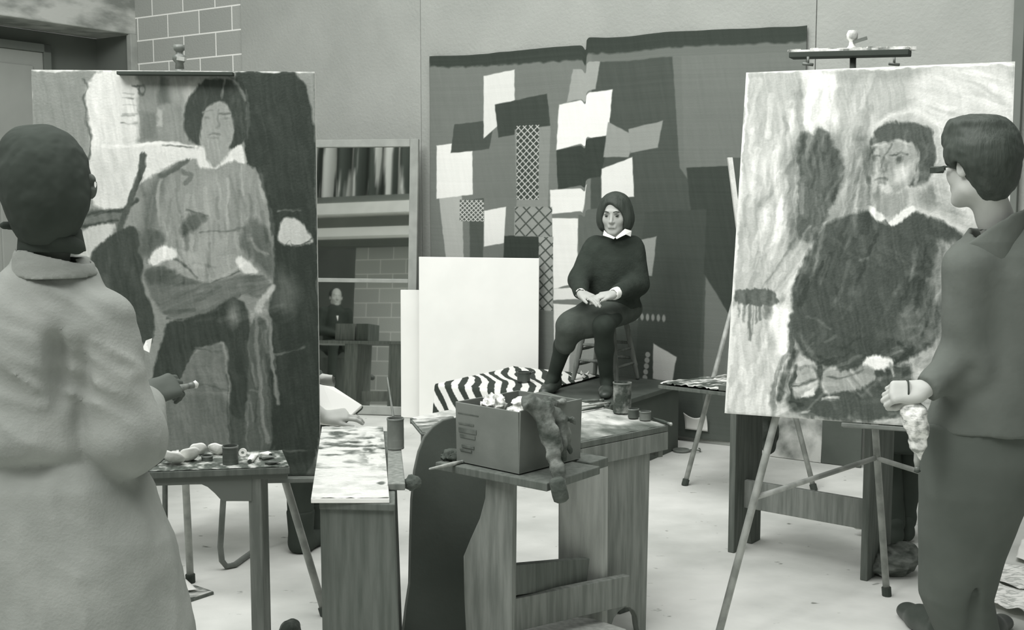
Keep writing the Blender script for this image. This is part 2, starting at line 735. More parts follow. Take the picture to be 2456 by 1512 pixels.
_mx.inputs[0].default_value = 1
_L.new(_mp.outputs[0], _n2.inputs['Vector'])
_L.new(_n2.outputs['Fac'], _c2.inputs[0])
_L.new(_cr.outputs[0], _mx.inputs[6])
_L.new(_c2.outputs[0], _mx.inputs[7])
_L.new(_mx.outputs[2], _N['Principled BSDF'].inputs['Base Color'])
struct(b.build('floor', floor_m))

# block wall: mesh in wall coordinates so that the courses run along it
CORNER = wp(326, 100)
CORNER[2] = 0
s0 = CORNER @ WE


def block_mat(name, a, bb, mort, dx=0.0, dz=0.0):
    m = mat(name, a, bb, sc=1.5, rough=.95, bump=.35, bsc=60, lo=.3, hi=.7)
    nt = m.node_tree
    N, L = nt.nodes, nt.links
    tc = [n for n in N if n.type == 'TEX_COORD'][0]
    sx = N.new('ShaderNodeSeparateXYZ')
    cx = N.new('ShaderNodeCombineXYZ')
    L.new(tc.outputs['Object'], sx.inputs[0])
    L.new(sx.outputs[0], cx.inputs[0])
    L.new(sx.outputs[2], cx.inputs[1])
    mp = N.new('ShaderNodeMapping')
    mp.inputs['Location'].default_value = (dx, dz, 0)
    L.new(cx.outputs[0], mp.inputs[0])
    br = N.new('ShaderNodeTexBrick')
    br.inputs['Scale'].default_value = 1
    br.inputs['Brick Width'].default_value = .388
    br.inputs['Row Height'].default_value = .197
    br.inputs['Mortar Size'].default_value = .0065
    br.inputs['Mortar Smooth'].default_value = .3
    br.inputs['Mortar'].default_value = tone(mort)
    br.inputs['Color1'].default_value = tone(a)
    br.inputs['Color2'].default_value = tone(bb)
    L.new(mp.outputs[0], br.inputs['Vector'])
    L.new(br.outputs['Color'], N['Principled BSDF'].inputs['Base Color'])
    return m


def wall_obj(name, m, length, height, thick, loc, rotz, door=None):
    b = MB()
    b.box((length / 2, thick / 2, height / 2), (length, thick, height))
    me = bpy.data.meshes.new(name)
    me.from_pydata(b.v, [], b.f)
    me.materials.append(m if not isinstance(m, str) else M(m))
    o = bpy.data.objects.new(name, me)
    o.location = tuple(loc)
    o.rotation_euler = (0, 0, rotz)
    COL.objects.link(o)
    return struct(o)


WROT = math.atan2(WE[1], WE[0])
_sj, _zj = -7.920 - s0, 3.128          # a vertical joint and a bed joint read off the wall
wall_obj('wall_back', block_mat('block_wall', 156, 166, 238, dx=-_sj % .388, dz=.197 * 20 - _zj), 7.6, 4.4, .2,
         CORNER + V(0, 0, 0), WROT)
# the grey sheets nailed over the blocks from x = 582 rightwards
ps = wp(582, 60)
ps[2] = 0
L0 = (ps - CORNER) @ WE
xs = [L0, L0 + (wp(1013, 100) - ps) @ WE, L0 + (wp(1960, 100) - ps) @ WE, 7.5]
for i in range(3):
    b = MB()
    a0, a1 = xs[i] + .002, xs[i + 1] - .002
    c = CORNER + WE * (a0 + a1) / 2 - WN * .012
    b.box(c + V(0, 0, 2.15), (a1 - a0, .02, 4.3), (WE, WN, (0, 0, 1)))
    struct(b.build('trim_%d' % (i + 1), 'wall_board', bevel=.003))
# post at the far right
pr = wp(2444, 100, .05)
b = MB()
b.box(V(pr[0], pr[1], 2.1), (.055, .06, 4.2), (WE, WN, (0, 0, 1)))
struct(b.build('trim_4', 'post', bevel=.004))

# left wall with an opening under a concrete beam (runs from the corner towards us)
LD = -WN
LNs = -WE                              # out of the room, to the left


def lw(t, off, z):                     # t metres from the corner along the left wall, off into the wall
    return CORNER + LD * t + LNs * off + V(0, 0, z)


b = MB()
hb = 2.985
b.prism([lw(-.05, 0, hb), lw(7.5, 0, hb), lw(7.5, 0, 4.4), lw(-.05, 0, 4.4)], LNs * .5)
struct(b.build('trim_5', 'concrete', bevel=.01))
b = MB()
b.prism([lw(3.6, 0, 0), lw(7.5, 0, 0), lw(7.5, 0, hb), lw(3.6, 0, hb)], LNs * .5)
struct(b.build('wall_left', 'plaster'))
b = MB()
b.prism([lw(0.0, -.02, 0), lw(.07, -.02, 0), lw(.07, -.02, hb), lw(0, -.02, hb)], LNs * .06)
struct(b.build('trim_6', 'frame_wood', bevel=.005))
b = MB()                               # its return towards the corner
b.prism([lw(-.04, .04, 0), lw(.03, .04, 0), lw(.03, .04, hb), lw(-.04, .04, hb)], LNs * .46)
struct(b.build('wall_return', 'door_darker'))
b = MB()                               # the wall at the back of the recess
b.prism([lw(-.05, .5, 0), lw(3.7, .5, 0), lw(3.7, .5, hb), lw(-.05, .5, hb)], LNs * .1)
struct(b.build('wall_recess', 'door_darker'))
dr = struct(bpy.data.objects.new('door_1', None))
dr.location = tuple(lw(.9, .45, 0))
COL.objects.link(dr)
b = MB()
b.prism([lw(.62, .44, 0), lw(1.9, .44, 0), lw(1.9, .44, 2.8), lw(.62, .44, 2.8)], LNs * .05)
b.build('door_leaf', 'door_dark', dr, bevel=.004)
b = MB()
for (t0, t1, z0, z1) in ((.72, 1.08, 1.75, 2.68), (1.2, 1.78, 1.75, 2.68), (.72, 1.08, .2, 1.6), (1.2, 1.78, .2, 1.6)):
    b.prism([lw(t0, .425, z0), lw(t1, .425, z0), lw(t1, .425, z1), lw(t0, .425, z1)], LNs * .02)
b.build('door_panel', 'door_dark', dr, bevel=.012)
b = MB()
b.prism([lw(.55, .42, 0), lw(.62, .42, 0), lw(.62, .42, 2.87), lw(.55, .42, 2.87)], LNs * .07)
b.prism([lw(1.9, .42, 0), lw(1.97, .42, 0), lw(1.97, .42, 2.87), lw(1.9, .42, 2.87)], LNs * .07)
b.prism([lw(.55, .42, 2.8), lw(1.97, .42, 2.8), lw(1.97, .42, 2.87), lw(.55, .42, 2.87)], LNs * .07)
b.build('door_frame', 'door_darker', dr, bevel=.004)

# unseen rest of the room: walls behind and right, added to block ambient light
b = MB()
b.prism([V(-2.2, -2.6, 0), V(5.6, -2.6, 0), V(5.6, -2.6, 3.4), V(-2.2, -2.6, 3.4)], V(0, -.15, 0))
struct(b.build('wall_front', 'plaster'))
b = MB()
b.prism([V(5.6, -2.6, 0), V(5.6, 4.4, 0), V(5.6, 4.4, 3.4), V(5.6, -2.6, 3.4)], V(.15, 0, 0))
struct(b.build('wall_right', 'plaster'))

# ---------------------------------------------------------------- wall hanging: plain abstract stand-in
TL, TR = wp(1030, 140, .05), wp(1936, 50, .05)
hang_w = (TR - TL) @ WE
HTOP = 2.56


def hang_pts(U, W):
    # droops a little between its nails, small ripples
    s = U * hang_w
    off = .045 + .012 * np.sin(s * 7 + 1.3 * W) * (1 - W * .5) + .02 * (fbm(np.stack([s * 2.2, W * 5, s * 0], -1), 3) - .5)
    top = HTOP + .03 * (fbm(np.stack([s * 2.6, s * 0, s * 0 + 4], -1), 3) - .5) + .02 * np.abs(U - .46) ** .6 + .05 * (U > .463) * np.clip(1 - (U - .463) * 2, 0, 1)
    top = top - .03 * np.exp(-((U - .46) / .006) ** 2)
    P = (V(TL[0], TL[1], 0)[None, None] + WE * s[..., None] - WN * (off - .05)[..., None])
    P[..., 2] = .03 + W * (top - .03)
    return P


def hang_pic(U, W):
    x, y = U * 900, (1 - W) * 1000     # own picture coordinates
    p = Pic(x, y, 112, 3)
    kw = dict(wob=1.2, soft=1.3, var=3)
    p.poly([(0, 0), (430, 0), (430, 1000), (0, 1000)], 118, wob=0, var=3)
    p.poly([(430, 60), (620, 60), (640, 330), (700, 420), (700, 1000), (430, 1000)], 80, **kw)
    p.poly([(640, 60), (900, 60), (900, 330), (650, 330)], 116, **kw)
    p.poly([(655, 330), (800, 320), (880, 620), (760, 700), (680, 560)], 66, **kw)
    p.poly([(560, 440), (700, 430), (690, 860), (540, 860)], 74, **kw)
    p.poly([(760, 700), (900, 640), (900, 900), (740, 860)], 118, **kw)
    # light upright slab, left
    p.poly([(20, 330), (90, 330), (95, 560), (110, 780), (70, 780), (40, 520)], 176, **kw)
    p.poly([(20, 250), (120, 235), (120, 385), (20, 400)], 235, **kw)
    p.poly([(70, 190), (180, 180), (165, 260), (60, 270)], 78, **kw)
    p.poly([(150, 60), (235, 50), (235, 160), (150, 230)], 222, **kw)
    p.poly([(180, 140), (320, 120), (330, 210), (190, 230)], 68, **kw)
    p.poly([(235, 210), (330, 205), (325, 420), (240, 430)], 138, **kw)
    p.poly([(350, 150), (480, 130), (470, 270), (420, 250), (345, 270)], 236, **kw)
    p.poly([(345, 270), (470, 245), (455, 350), (350, 375)], 62, **kw)
    p.poly([(385, 60), (450, 60), (440, 130), (370, 145)], 158, **kw)
    p.poly([(470, 210), (540, 250), (520, 300), (460, 300)], 150, **kw)
    p.poly([(455, 330), (530, 300), (535, 400), (455, 405)], 230, **kw)
    p.poly([(330, 375), (420, 370), (410, 430), (330, 440)], 235, **kw)
    p.poly([(150, 430), (210, 420), (205, 520), (150, 530)], 232, **kw)
    p.poly([(110, 400), (150, 395), (145, 720), (115, 730)], 84, **kw)
    p.poly([(235, 430), (330, 420), (325, 640), (230, 640)], 160, **kw)
    p.poly([(205, 500), (310, 495), (318, 640), (255, 660), (200, 650)], 60, **kw)
    p.poly([(335, 450), (400, 450), (400, 620), (340, 640)], 234, **kw)
    p.poly([(340, 640), (470, 620), (470, 655), (340, 670)], 226, **kw)
    p.poly([(340, 680), (400, 680), (380, 880), (345, 890)], 225, **kw)
    p.poly([(385, 690), (470, 690), (470, 890), (380, 890)], 150, **kw)
    p.poly([(400, 440), (460, 430), (455, 610), (405, 610)], 100, **kw)
    p.poly([(150, 640), (200, 650), (250, 760), (150, 770)], 80, **kw)
    p.poly([(10, 720), (70, 720), (70, 800), (10, 800)], 74, **kw)
    # small light blocks on the dark right part
    p.poly([(520, 230), (600, 215), (590, 280), (525, 290)], 148, **kw)
    p.poly([(515, 520), (590, 500), (580, 600), (520, 600)], 150, **kw)
    p.poly([(500, 560), (545, 560), (540, 620), (500, 615)], 228, **kw)
    p.poly([(585, 770), (640, 800), (630, 870), (585, 860)], 205, **kw)
    p.poly([(560, 890), (650, 880), (620, 925), (560, 915)], 200, **kw)
    p.poly([(500, 905), (560, 895), (560, 925), (500, 930)], 150, **kw)
    for k in range(9):
        p.ell(505 + k * 13, 705, 4, 9, 150, wob=.3, soft=1, var=0)
    for k in range(14):
        p.ell(572 - k * 1.6, 800 + k * 15, 6, 7, 165, wob=.6, soft=1, var=0)
    # diamond lattices
    for (x0, x1, y0, y1, st, bgc, lc, w) in ((240, 300, 200, 400, 17, 70, 200, 3), (85, 150, 400, 460, 12, 90, 205, 3),
                                         (235, 335, 420, 500, 34, 150, 78, 5), (300, 338, 500, 700, 30, 160, 78, 5)):
        p.poly([(x0, y0), (x1, y0), (x1, y1), (x0, y1)], bgc, wob=.8, soft=1, var=2)
        inside = (x > x0) & (x < x1) & (y > y0) & (y < y1)
        a = np.abs(((x + y) / st) % 1 - .5) * st
        c = np.abs(((x - y * .9) / st) % 1 - .5) * st
        mk = np.clip((w * .5 - np.minimum(a, c)) / 1.2 + .5, 0, 1) * inside
        p.I = p.I * (1 - mk) + lc * mk
    p.poly([(0, 870), (760, 860), (900, 905), (900, 1000), (0, 1000)], 74, al=.6, **kw)  # shadow near the floor, painted over the foot of the hanging
    p.poly([(0, -10), (900, -10), (900, 36), (430, 40), (0, 30)], 62, soft=3, wob=4, var=3)
    p.I = p.I + 6 * p.nz(300, 3, 0, 9)
    return p.rgb()


hang = pgrid('wall_hanging', hang_pts, 640, 640, hang_pic, paintmat('tapestry', .95, .18, 260))
tag(hang, 'large patchwork wall hanging of grey, black and white shapes behind the seated model', 'wall hanging')
mo = hang.modifiers.new('solid', 'SOLIDIFY')
mo.thickness = .006
mo.offset = -1
# ---------------------------------------------------------------- mirror leaning by the back wall, and what it reflects
MY = math.radians(10)
mr = V(math.cos(MY), -math.sin(MY), 0)
mb = V(math.sin(MY), math.cos(MY), 0)
ML = math.radians(5)
mu = V(0, 0, 1) * math.cos(ML) + mb * math.sin(ML)
MBR = hz(997, 998, 0) + V(0, 0, .001)
MH, MW = 1.99, 1.0
m0 = MBR - mr * MW                     # bottom left corner


def mp_(s, h, off=0):
    return m0 + mr * s + mu * h - np.cross(mr, mu) * -off


NM = unit(np.cross(mr, mu))            # faces the room
if NM[1] > 0:
    NM = -NM
mir = T('mirror', 'tall mirror in a pale wooden frame with one crossbar, leaning by the wall', 'mirror',
        (MBR + m0) / 2)


def mbar(s0_, s1_, h0, h1, th=.035, name='frame_rail', m='frame_wood'):
    b = MB()
    b.prism([m0 + mr * s + mu * h + NM * .0 for s, h in ((s0_, h0), (s1_, h0), (s1_, h1), (s0_, h1))], NM * th)
    return b.build(name, m, mir, bevel=.004)


mbar(0, .062, 0, MH, name='frame_stile')
mbar(MW - .062, MW, 0, MH, name='frame_stile')
mbar(.062, MW - .062, 0, .062)
mbar(.062, MW - .062, MH - .055, MH)
mbar(.062, MW - .062, .955, .985, .03, 'crossbar')
gm = bpy.data.materials.new('mirror_glass')
gm.use_nodes = True
g_ = gm.node_tree.nodes['Principled BSDF']
g_.inputs['Metallic'].default_value = 1
g_.inputs['Roughness'].default_value = .02
g_.inputs['Base Color'].default_value = (.84, .86, .84, 1)
b = MB()
b.prism([m0 + mr * s + mu * h + NM * .006 for s, h in ((.05, .05), (MW - .05, .05), (MW - .05, MH - .05), (.05, MH - .05))],
        NM * .008)
b.build('mirror_glass', gm, mir)
MG = m0 + NM * .014


def mray(x, y):
    d = ray(x, y)
    o = V(0, 0, EYE)
    t = ((MG - o) @ NM) / (d @ NM)
    return o + d * t, unit(d - 2 * (d @ NM) * NM)


def mpt(x, y, dist):                   # dist = horizontal metres travelled after the mirror
    p, r = mray(x, y)
    return p + r * dist / math.hypot(r[0], r[1])


# rear block wall with a dark opening to its (reflected) left
_pc, _rc = mray(905, 760)
rd = unit(V(_rc[0], _rc[1], 0))
rs = V(-rd[1], rd[0], 0)               # sideways
if (mpt(950, 760, 7) - mpt(850, 760, 7)) @ rs < 0:
    rs = -rs                           # towards the right in the mirror
rdw = unit(rd + rs * .55)
rsw = V(-rdw[1], rdw[0], 0)
if rsw @ rs < 0:
    rsw = -rsw
ed = mpt(850, 700, 7.4)
ang = math.atan2(rsw[1], rsw[0])
st = V(ed[0], ed[1], 0)
flip = rsw @ V(math.cos(ang), math.sin(ang), 0)
nrm_in = V(-math.sin(ang), math.cos(ang), 0)
base = st if nrm_in @ rdw > 0 else st + rdw * .2
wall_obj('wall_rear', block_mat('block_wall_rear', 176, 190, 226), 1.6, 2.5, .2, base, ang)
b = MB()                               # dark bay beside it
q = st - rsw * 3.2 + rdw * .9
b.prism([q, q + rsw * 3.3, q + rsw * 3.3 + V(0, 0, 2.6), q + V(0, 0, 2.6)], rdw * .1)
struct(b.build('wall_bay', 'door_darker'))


def hbeam(y0, y1, dist, m, name, depth=.12, slope=.0):
    zA = mpt(860, y1, dist)[2]
    zB = mpt(860, y0, dist)[2]
    c = mpt(860, y0, dist)
    c[2] = 0
    a = c - rsw * 3.4
    e = c + rsw * 1.3
    b = MB()
    b.prism([a + V(0, 0, zA), e + V(0, 0, zA), e + V(0, 0, zB), a + V(0, 0, zB)], rdw * depth)
    return b.build(name, m)


struct(hbeam(566, 590, 7.2, 'door_darker', 'trim_7', .3))
struct(hbeam(545, 566, 6.9, 'blank', 'trim_8', .3))
struct(hbeam(520, 545, 7.1, 'door_dark', 'trim_9', .3))
struct(hbeam(485, 512, 6.8, 'paper', 'trim_10', .3))
struct(hbeam(470, 485, 6.9, 'door_darker', 'trim_11', .3))
# striped hangings above the beams
zt = mpt(860, 355, 7.3)[2] + .2
zb = mpt(860, 480, 7.3)[2]
cc = mpt(860, 480, 7.3)
cc[2] = 0


def curt(U, W):
    s = (U - .5) * 6.0
    P = cc[None, None] + rsw * s[..., None] + rdw * (.05 * np.sin(s * 26))[..., None]
    P[..., 2] = zb + W * (zt - zb)
    return P


def curtpic(U, W):
    p = Pic(U * 2600, W * 160, 120, 11)
    n = fbm(np.stack([U * 90, W * 1.5, U * 0], -1), 3)
    p.I = np.where(n > .56, 205, np.where(n > .47, 130, 78)).astype(float)
    return p.rgb()


cu = pgrid('curtain', curt, 500, 6, curtpic, paintmat('curtain_cloth', .95, .2))
tag(cu, 'striped curtain high on the far wall, seen only in the mirror', 'curtain')

# ---------------------------------------------------------------- two blank white canvases in front of the mirror
def slab_canvas(name, pl, pr_, pt, label, lean_to, th=.012, group=None, Yl=8.0, Yr=7.85, m='blank', h=None):
    A, B = hz(*pl), hz(*pr_)
    A[2] = B[2] = .002
    d = unit(B - A)
    nb = V(-d[1], d[0], 0)
    u = unit(V(0, 0, 1) + nb * lean_to)
    t = T(name, label, 'canvas', (A + B) / 2, group)
    b = MB()
    b.prism([A, B, B + u * h, A + u * h], nb * th)
    b.build('canvas_face', m, t, bevel=.003)
    b = MB()
    w = np.linalg.norm(B - A)
    for s in (.0, 1.0):
        p = A + d * (w * s - (.03 if s else -.03)) + nb * (th + .011)
        b.beam(p + u * .01, p + u * (h - .01), .05, .02, up=nb)
    for hh in (.03, h - .03):
        b.beam(A + d * .01 + u * hh + nb * (th + .011), B - d * .01 + u * hh + nb * (th + .011), .02, .05, up=u)
    b.build('stretcher_frame', 'frame_wood', t)
    return t


slab_canvas('blank_canvas', (1005, 1011), (1290, 1025), None,
            'taller blank white canvas leaning, its right edge beside the seated model', .02, h=1.155)
slab_canvas('blank_canvas', (962, 1003), (1180, 1009), None,
            'shorter blank white canvas standing against the mirror, left of the taller one', .02, h=.915)
# ---------------------------------------------------------------- model platform, striped cloth, stools
PZ = .42
PA, PB = WE * -1, -WN * -1             # along the wall to the left; towards the wall
PC = V(.545, 6.26, 0)                  # nearest corner


def pl(a, bb, z=PZ):
    return PC + PA * a + PB * bb + V(0, 0, z)


plat = T('model_platform', 'low dark wooden platform under the seated model and her stool', 'platform', pl(.6, .5, 0))
b = MB()
b.prism([pl(0, 0, PZ - .03), pl(1.2, 0, PZ - .03), pl(1.2, .95, PZ - .03), pl(0, .95, PZ - .03)], V(0, 0, .03))
b.build('platform_top', 'plat', plat, bevel=.004)
b = MB()
for (a0, b0, a1, b1) in ((.02, .02, 1.18, .04), (.02, .91, 1.18, .93), (.02, .04, .04, .91), (1.16, .04, 1.18, .91)):
    b.prism([pl(a0, b0, 0.001), pl(a1, b0, 0.001), pl(a1, b1, 0.001), pl(a0, b1, 0.001)], V(0, 0, PZ - .031))
b.build('platform_side', 'board_dark', plat)

STR = mat('stripe_cloth', 70, 240, rough=.95, attr=None)
_nt = STR.node_tree
_N, _L = _nt.nodes, _nt.links
_at = _N.new('ShaderNodeAttribute')
_at.attribute_name = 'paint'
_L.new(_at.outputs['Color'], _N['Principled BSDF'].inputs['Base Color'])


def cloth_pts(U, W):
    # U along the platform front (0 = left end hanging over), W from the front overhang to the back
    a = 1.30 - U * .77
    bb = -.12 + W * .98
    over_l = np.clip(a - 1.205, 0, 1)
    over_f = np.clip(-.005 - bb, 0, 1)
    aa = np.minimum(a, 1.205) + .05 * (over_l > 0) * np.sin(W * 19) ** 2 * over_l * 3
    b2 = np.maximum(bb, -.008) - .04 * over_f * 6 * np.sin(U * 16) ** 2
    z = PZ + .006 - over_l * 1.9 - over_f * 1.6 + .012 * fbm(np.stack([U * 9, W * 9, U * 0], -1), 3) * (over_l + over_f == 0)
    P = PC[None, None] + PA * aa[..., None] + PB * b2[..., None]
    P[..., 2] = z
    return P


def cloth_pic(U, W):
    p = Pic(U * 770, W * 980, 235, 21)
    w = 26 * p.nz(160, 160, 0, 3) + 14 * np.sin(W * 12)
    k = ((U * 770 * .55 + W * 980 * .45 + w) / 54) % 1
    p.I = np.where(k < .5, 62, 238).astype(float)
    return p.rgb()


cl = pgrid('striped_cloth', cloth_pts, 300, 330, cloth_pic, STR)
tag(cl, 'black and white striped cloth draped over the left end of the platform', 'cloth')
mo = cl.modifiers.new('solid', 'SOLIDIFY')
mo.thickness = .004
mo.offset = 1

# small pot on the striped cloth
c = hz(1256, 917, PZ + .02)
pt = T('paint_pot', 'small dark pot standing on the striped cloth', 'pot', c)
b = MB()
b.lathe([(0, 0), (.036, 0), (.040, .01), (.040, .055), (.043, .058), (.043, .064), (.036, .064), (.036, .012), (0, .012)], c)
b.build('pot_body', 'tin_dark', pt, smooth=False)
b = MB()
b.tube([c + V(.035, 0, .05), c + V(.06, 0, .065), c + V(.07, 0, .06)], .007, 8)
b.build('handle', 'tin_dark', pt, smooth=True)


def stool(name, c, h, r0, r1, label, turned=True, rot=.5, m='wood_dark', group=None):
    t = T(name, label, 'stool', c, group)
    b = MB()
    b.lathe([(0, h - .035), (r0 * .96, h - .035), (r0, h - .028), (r0, h - .008), (r0 * .95, h), (0, h + .001)], c, n=36)
    b.build('seat', m, t, smooth=False)
    legs = []
    for k in range(4):
        a = rot + k * math.pi / 2
        top = c + V(math.cos(a) * r0 * .62, math.sin(a) * r0 * .62, h - .03)
        bot = c + V(math.cos(a) * r1, math.sin(a) * r1, 0)
        legs.append((top, bot))
        b = MB()
        if turned:
            n = 40
            pts, R = [], []
            for i in range(n + 1):
                q = i / n
                rr = .0135 + .004 * math.sin(q * math.pi)
                for g0 in (.1, .14, .18, .22, .74, .78):
                    rr += .0035 * math.exp(-((q - g0) / .012) ** 2)
                pts.append(top * (1 - q) + bot * q)
                R.append(rr)
            b.tube(pts, R, 12)
        else:
            b.tube([top, bot], [.016, .013], 10)
        b.build('leg', m, t, smooth=True)
    for k in range(4):
        for q in (.42 + .08 * (k % 2), .66 + .08 * (k % 2)):
            p = legs[k][0] * (1 - q) + legs[k][1] * q
            w = legs[(k + 1) % 4][0] * (1 - q) + legs[(k + 1) % 4][1] * q
            b = MB()
            b.tube([p, (p + w) / 2, w], [.008, .011, .008], 8)
            b.build('stretcher', m, t, smooth=True)
    return t


SEAT_C = hz(1452, 914, PZ)
SEAT_C[2] = PZ + .004
stool('stool', SEAT_C, .43, .20, .215, 'round wooden stool with turned legs carrying the seated model', rot=.25, m='wood')
b = MB()                               # bentwood back of the seat
tb = [SEAT_C + V(.14, .10, .40), SEAT_C + V(.20, .14, .62), SEAT_C + V(.22, .16, .80)]

# scraps of paper on the platform floor behind her feet
for i, (x, y, a, w, hgt) in enumerate(((1385, 912, .3, .10, .05), (1402, 903, -.2, .05, .04))):
    p = hz(x, y, PZ)
    b = MB()
    ca, sa = math.cos(a), math.sin(a)
    b.grid(lambda u, v: p + V((u - .5) * w * ca - (v - .5) * hgt * sa, (u - .5) * w * sa + (v - .5) * hgt * ca,
                              .004 + .02 * (u - .5) ** 2 * 4 + .01 * v * v), 8, 5)
    o = b.build('paper_scrap', 'paper', smooth=True, solid=.0012)
    tag(o, ['long pale paper scrap lying on the platform behind the model\'s left foot',
            'small folded pale scrap on the platform under the stool'][i], 'paper')

# white sheet of paper pinned low on the hanging
p0 = wp(1647, 1034, .07)
b = MB()
q0, q1 = wp(1645, 1030, .062), wp(1699, 1034, .062)
q2 = wp(1652, 990, .062)
ww = np.linalg.norm((q1 - q0)[:2])
zz = q2[2] - q0[2]
q0[2] = max(q0[2], .05)


def pfun(u, v):
    s = (u - .5)
    return q0 + WE * ww * u + V(0, 0, zz * v * (1 - .25 * math.sin(u * math.pi)) + .004) - WN * (.012 + .03 * v * v)


b.grid(pfun, 10, 8)
o = b.build('paper_sheet', 'paper', smooth=True, solid=.001)
tag(o, 'small white curled sheet low against the dark hanging right of the platform', 'paper')

# small tin lid and curl of wire on the floor at the foot of the wall
c = hz(1634, 1084, 0)
b = MB()
b.lathe([(0, .001), (.05, .001), (.055, .012), (.05, .016), (.03, .014), (0, .02)], c)
o = b.build('dish', 'steel', smooth=True)
tag(o, 'small round metal lid lying on the floor below the white sheet', 'lid')
c = hz(1668, 1085, 0)
b = MB()
b.tube([c + V(.03 * math.cos(t), .03 * math.sin(t), .006 + .002 * t) for t in np.linspace(0, 7, 20)], .004, 6)
o = b.build('wire_curl', 'steel', smooth=True)
tag(o, 'small curl of wire on the floor right of the tin lid', 'wire')
# ---------------------------------------------------------------- easels and the two big paintings
def frame_axes(yaw, lean):
    r = V(math.cos(yaw), math.sin(yaw), 0)
    bk = V(-math.sin(yaw), math.cos(yaw), 0)
    u = V(0, 0, 1) * math.cos(lean) + bk * math.sin(lean)
    n = np.cross(r, u)                 # towards the viewer
    return r, u, unit(n)


def painted_canvas(label, c, yaw, lean, w, h, picfn, nu, nv, th=.024):
    r, u, n = frame_axes(yaw, lean)
    if n[1] > 0:
        n = -n
    BL = c - r * w / 2
    t = T('painting', label, 'painting', c)
    pgrid('painted_face', lambda U, W: BL + r * (U * w)[..., None] + u * (W * h)[..., None] +
          n * (.0015 + .0012 * np.clip(np.minimum(np.minimum(U, 1 - U) * w, np.minimum(W, 1 - W) * h) / .006, 0, 1))[..., None],
          nu, nv, picfn, paintmat('oil_paint', .6, .14, 120), t)
    b = MB()
    b.prism([BL, BL + r * w, BL + r * w + u * h, BL + u * h], -n * th)
    b.build('canvas_body', 'canvas_edge', t, bevel=.003)
    b = MB()
    for s in (.03, w / 2, w - .03):
        b.beam(BL + r * s - n * (th + .008) + u * .01, BL + r * s - n * (th + .008) + u * (h - .01), .05, .016, up=n)
    b.build('stretcher_frame', 'frame_wood', t)
    return BL, r, u, n


def plane_px(BL, r, u, w, h):
    def f(U, W):
        return world_px(BL + r * (U * w)[..., None] + u * (W * h)[..., None])
    return f


# ----- left painting: girl seated with crossed hands
LC, LY, LL, LWd, LH = V(-1.198, 4.1, .544), .069, .03, .99, 1.464


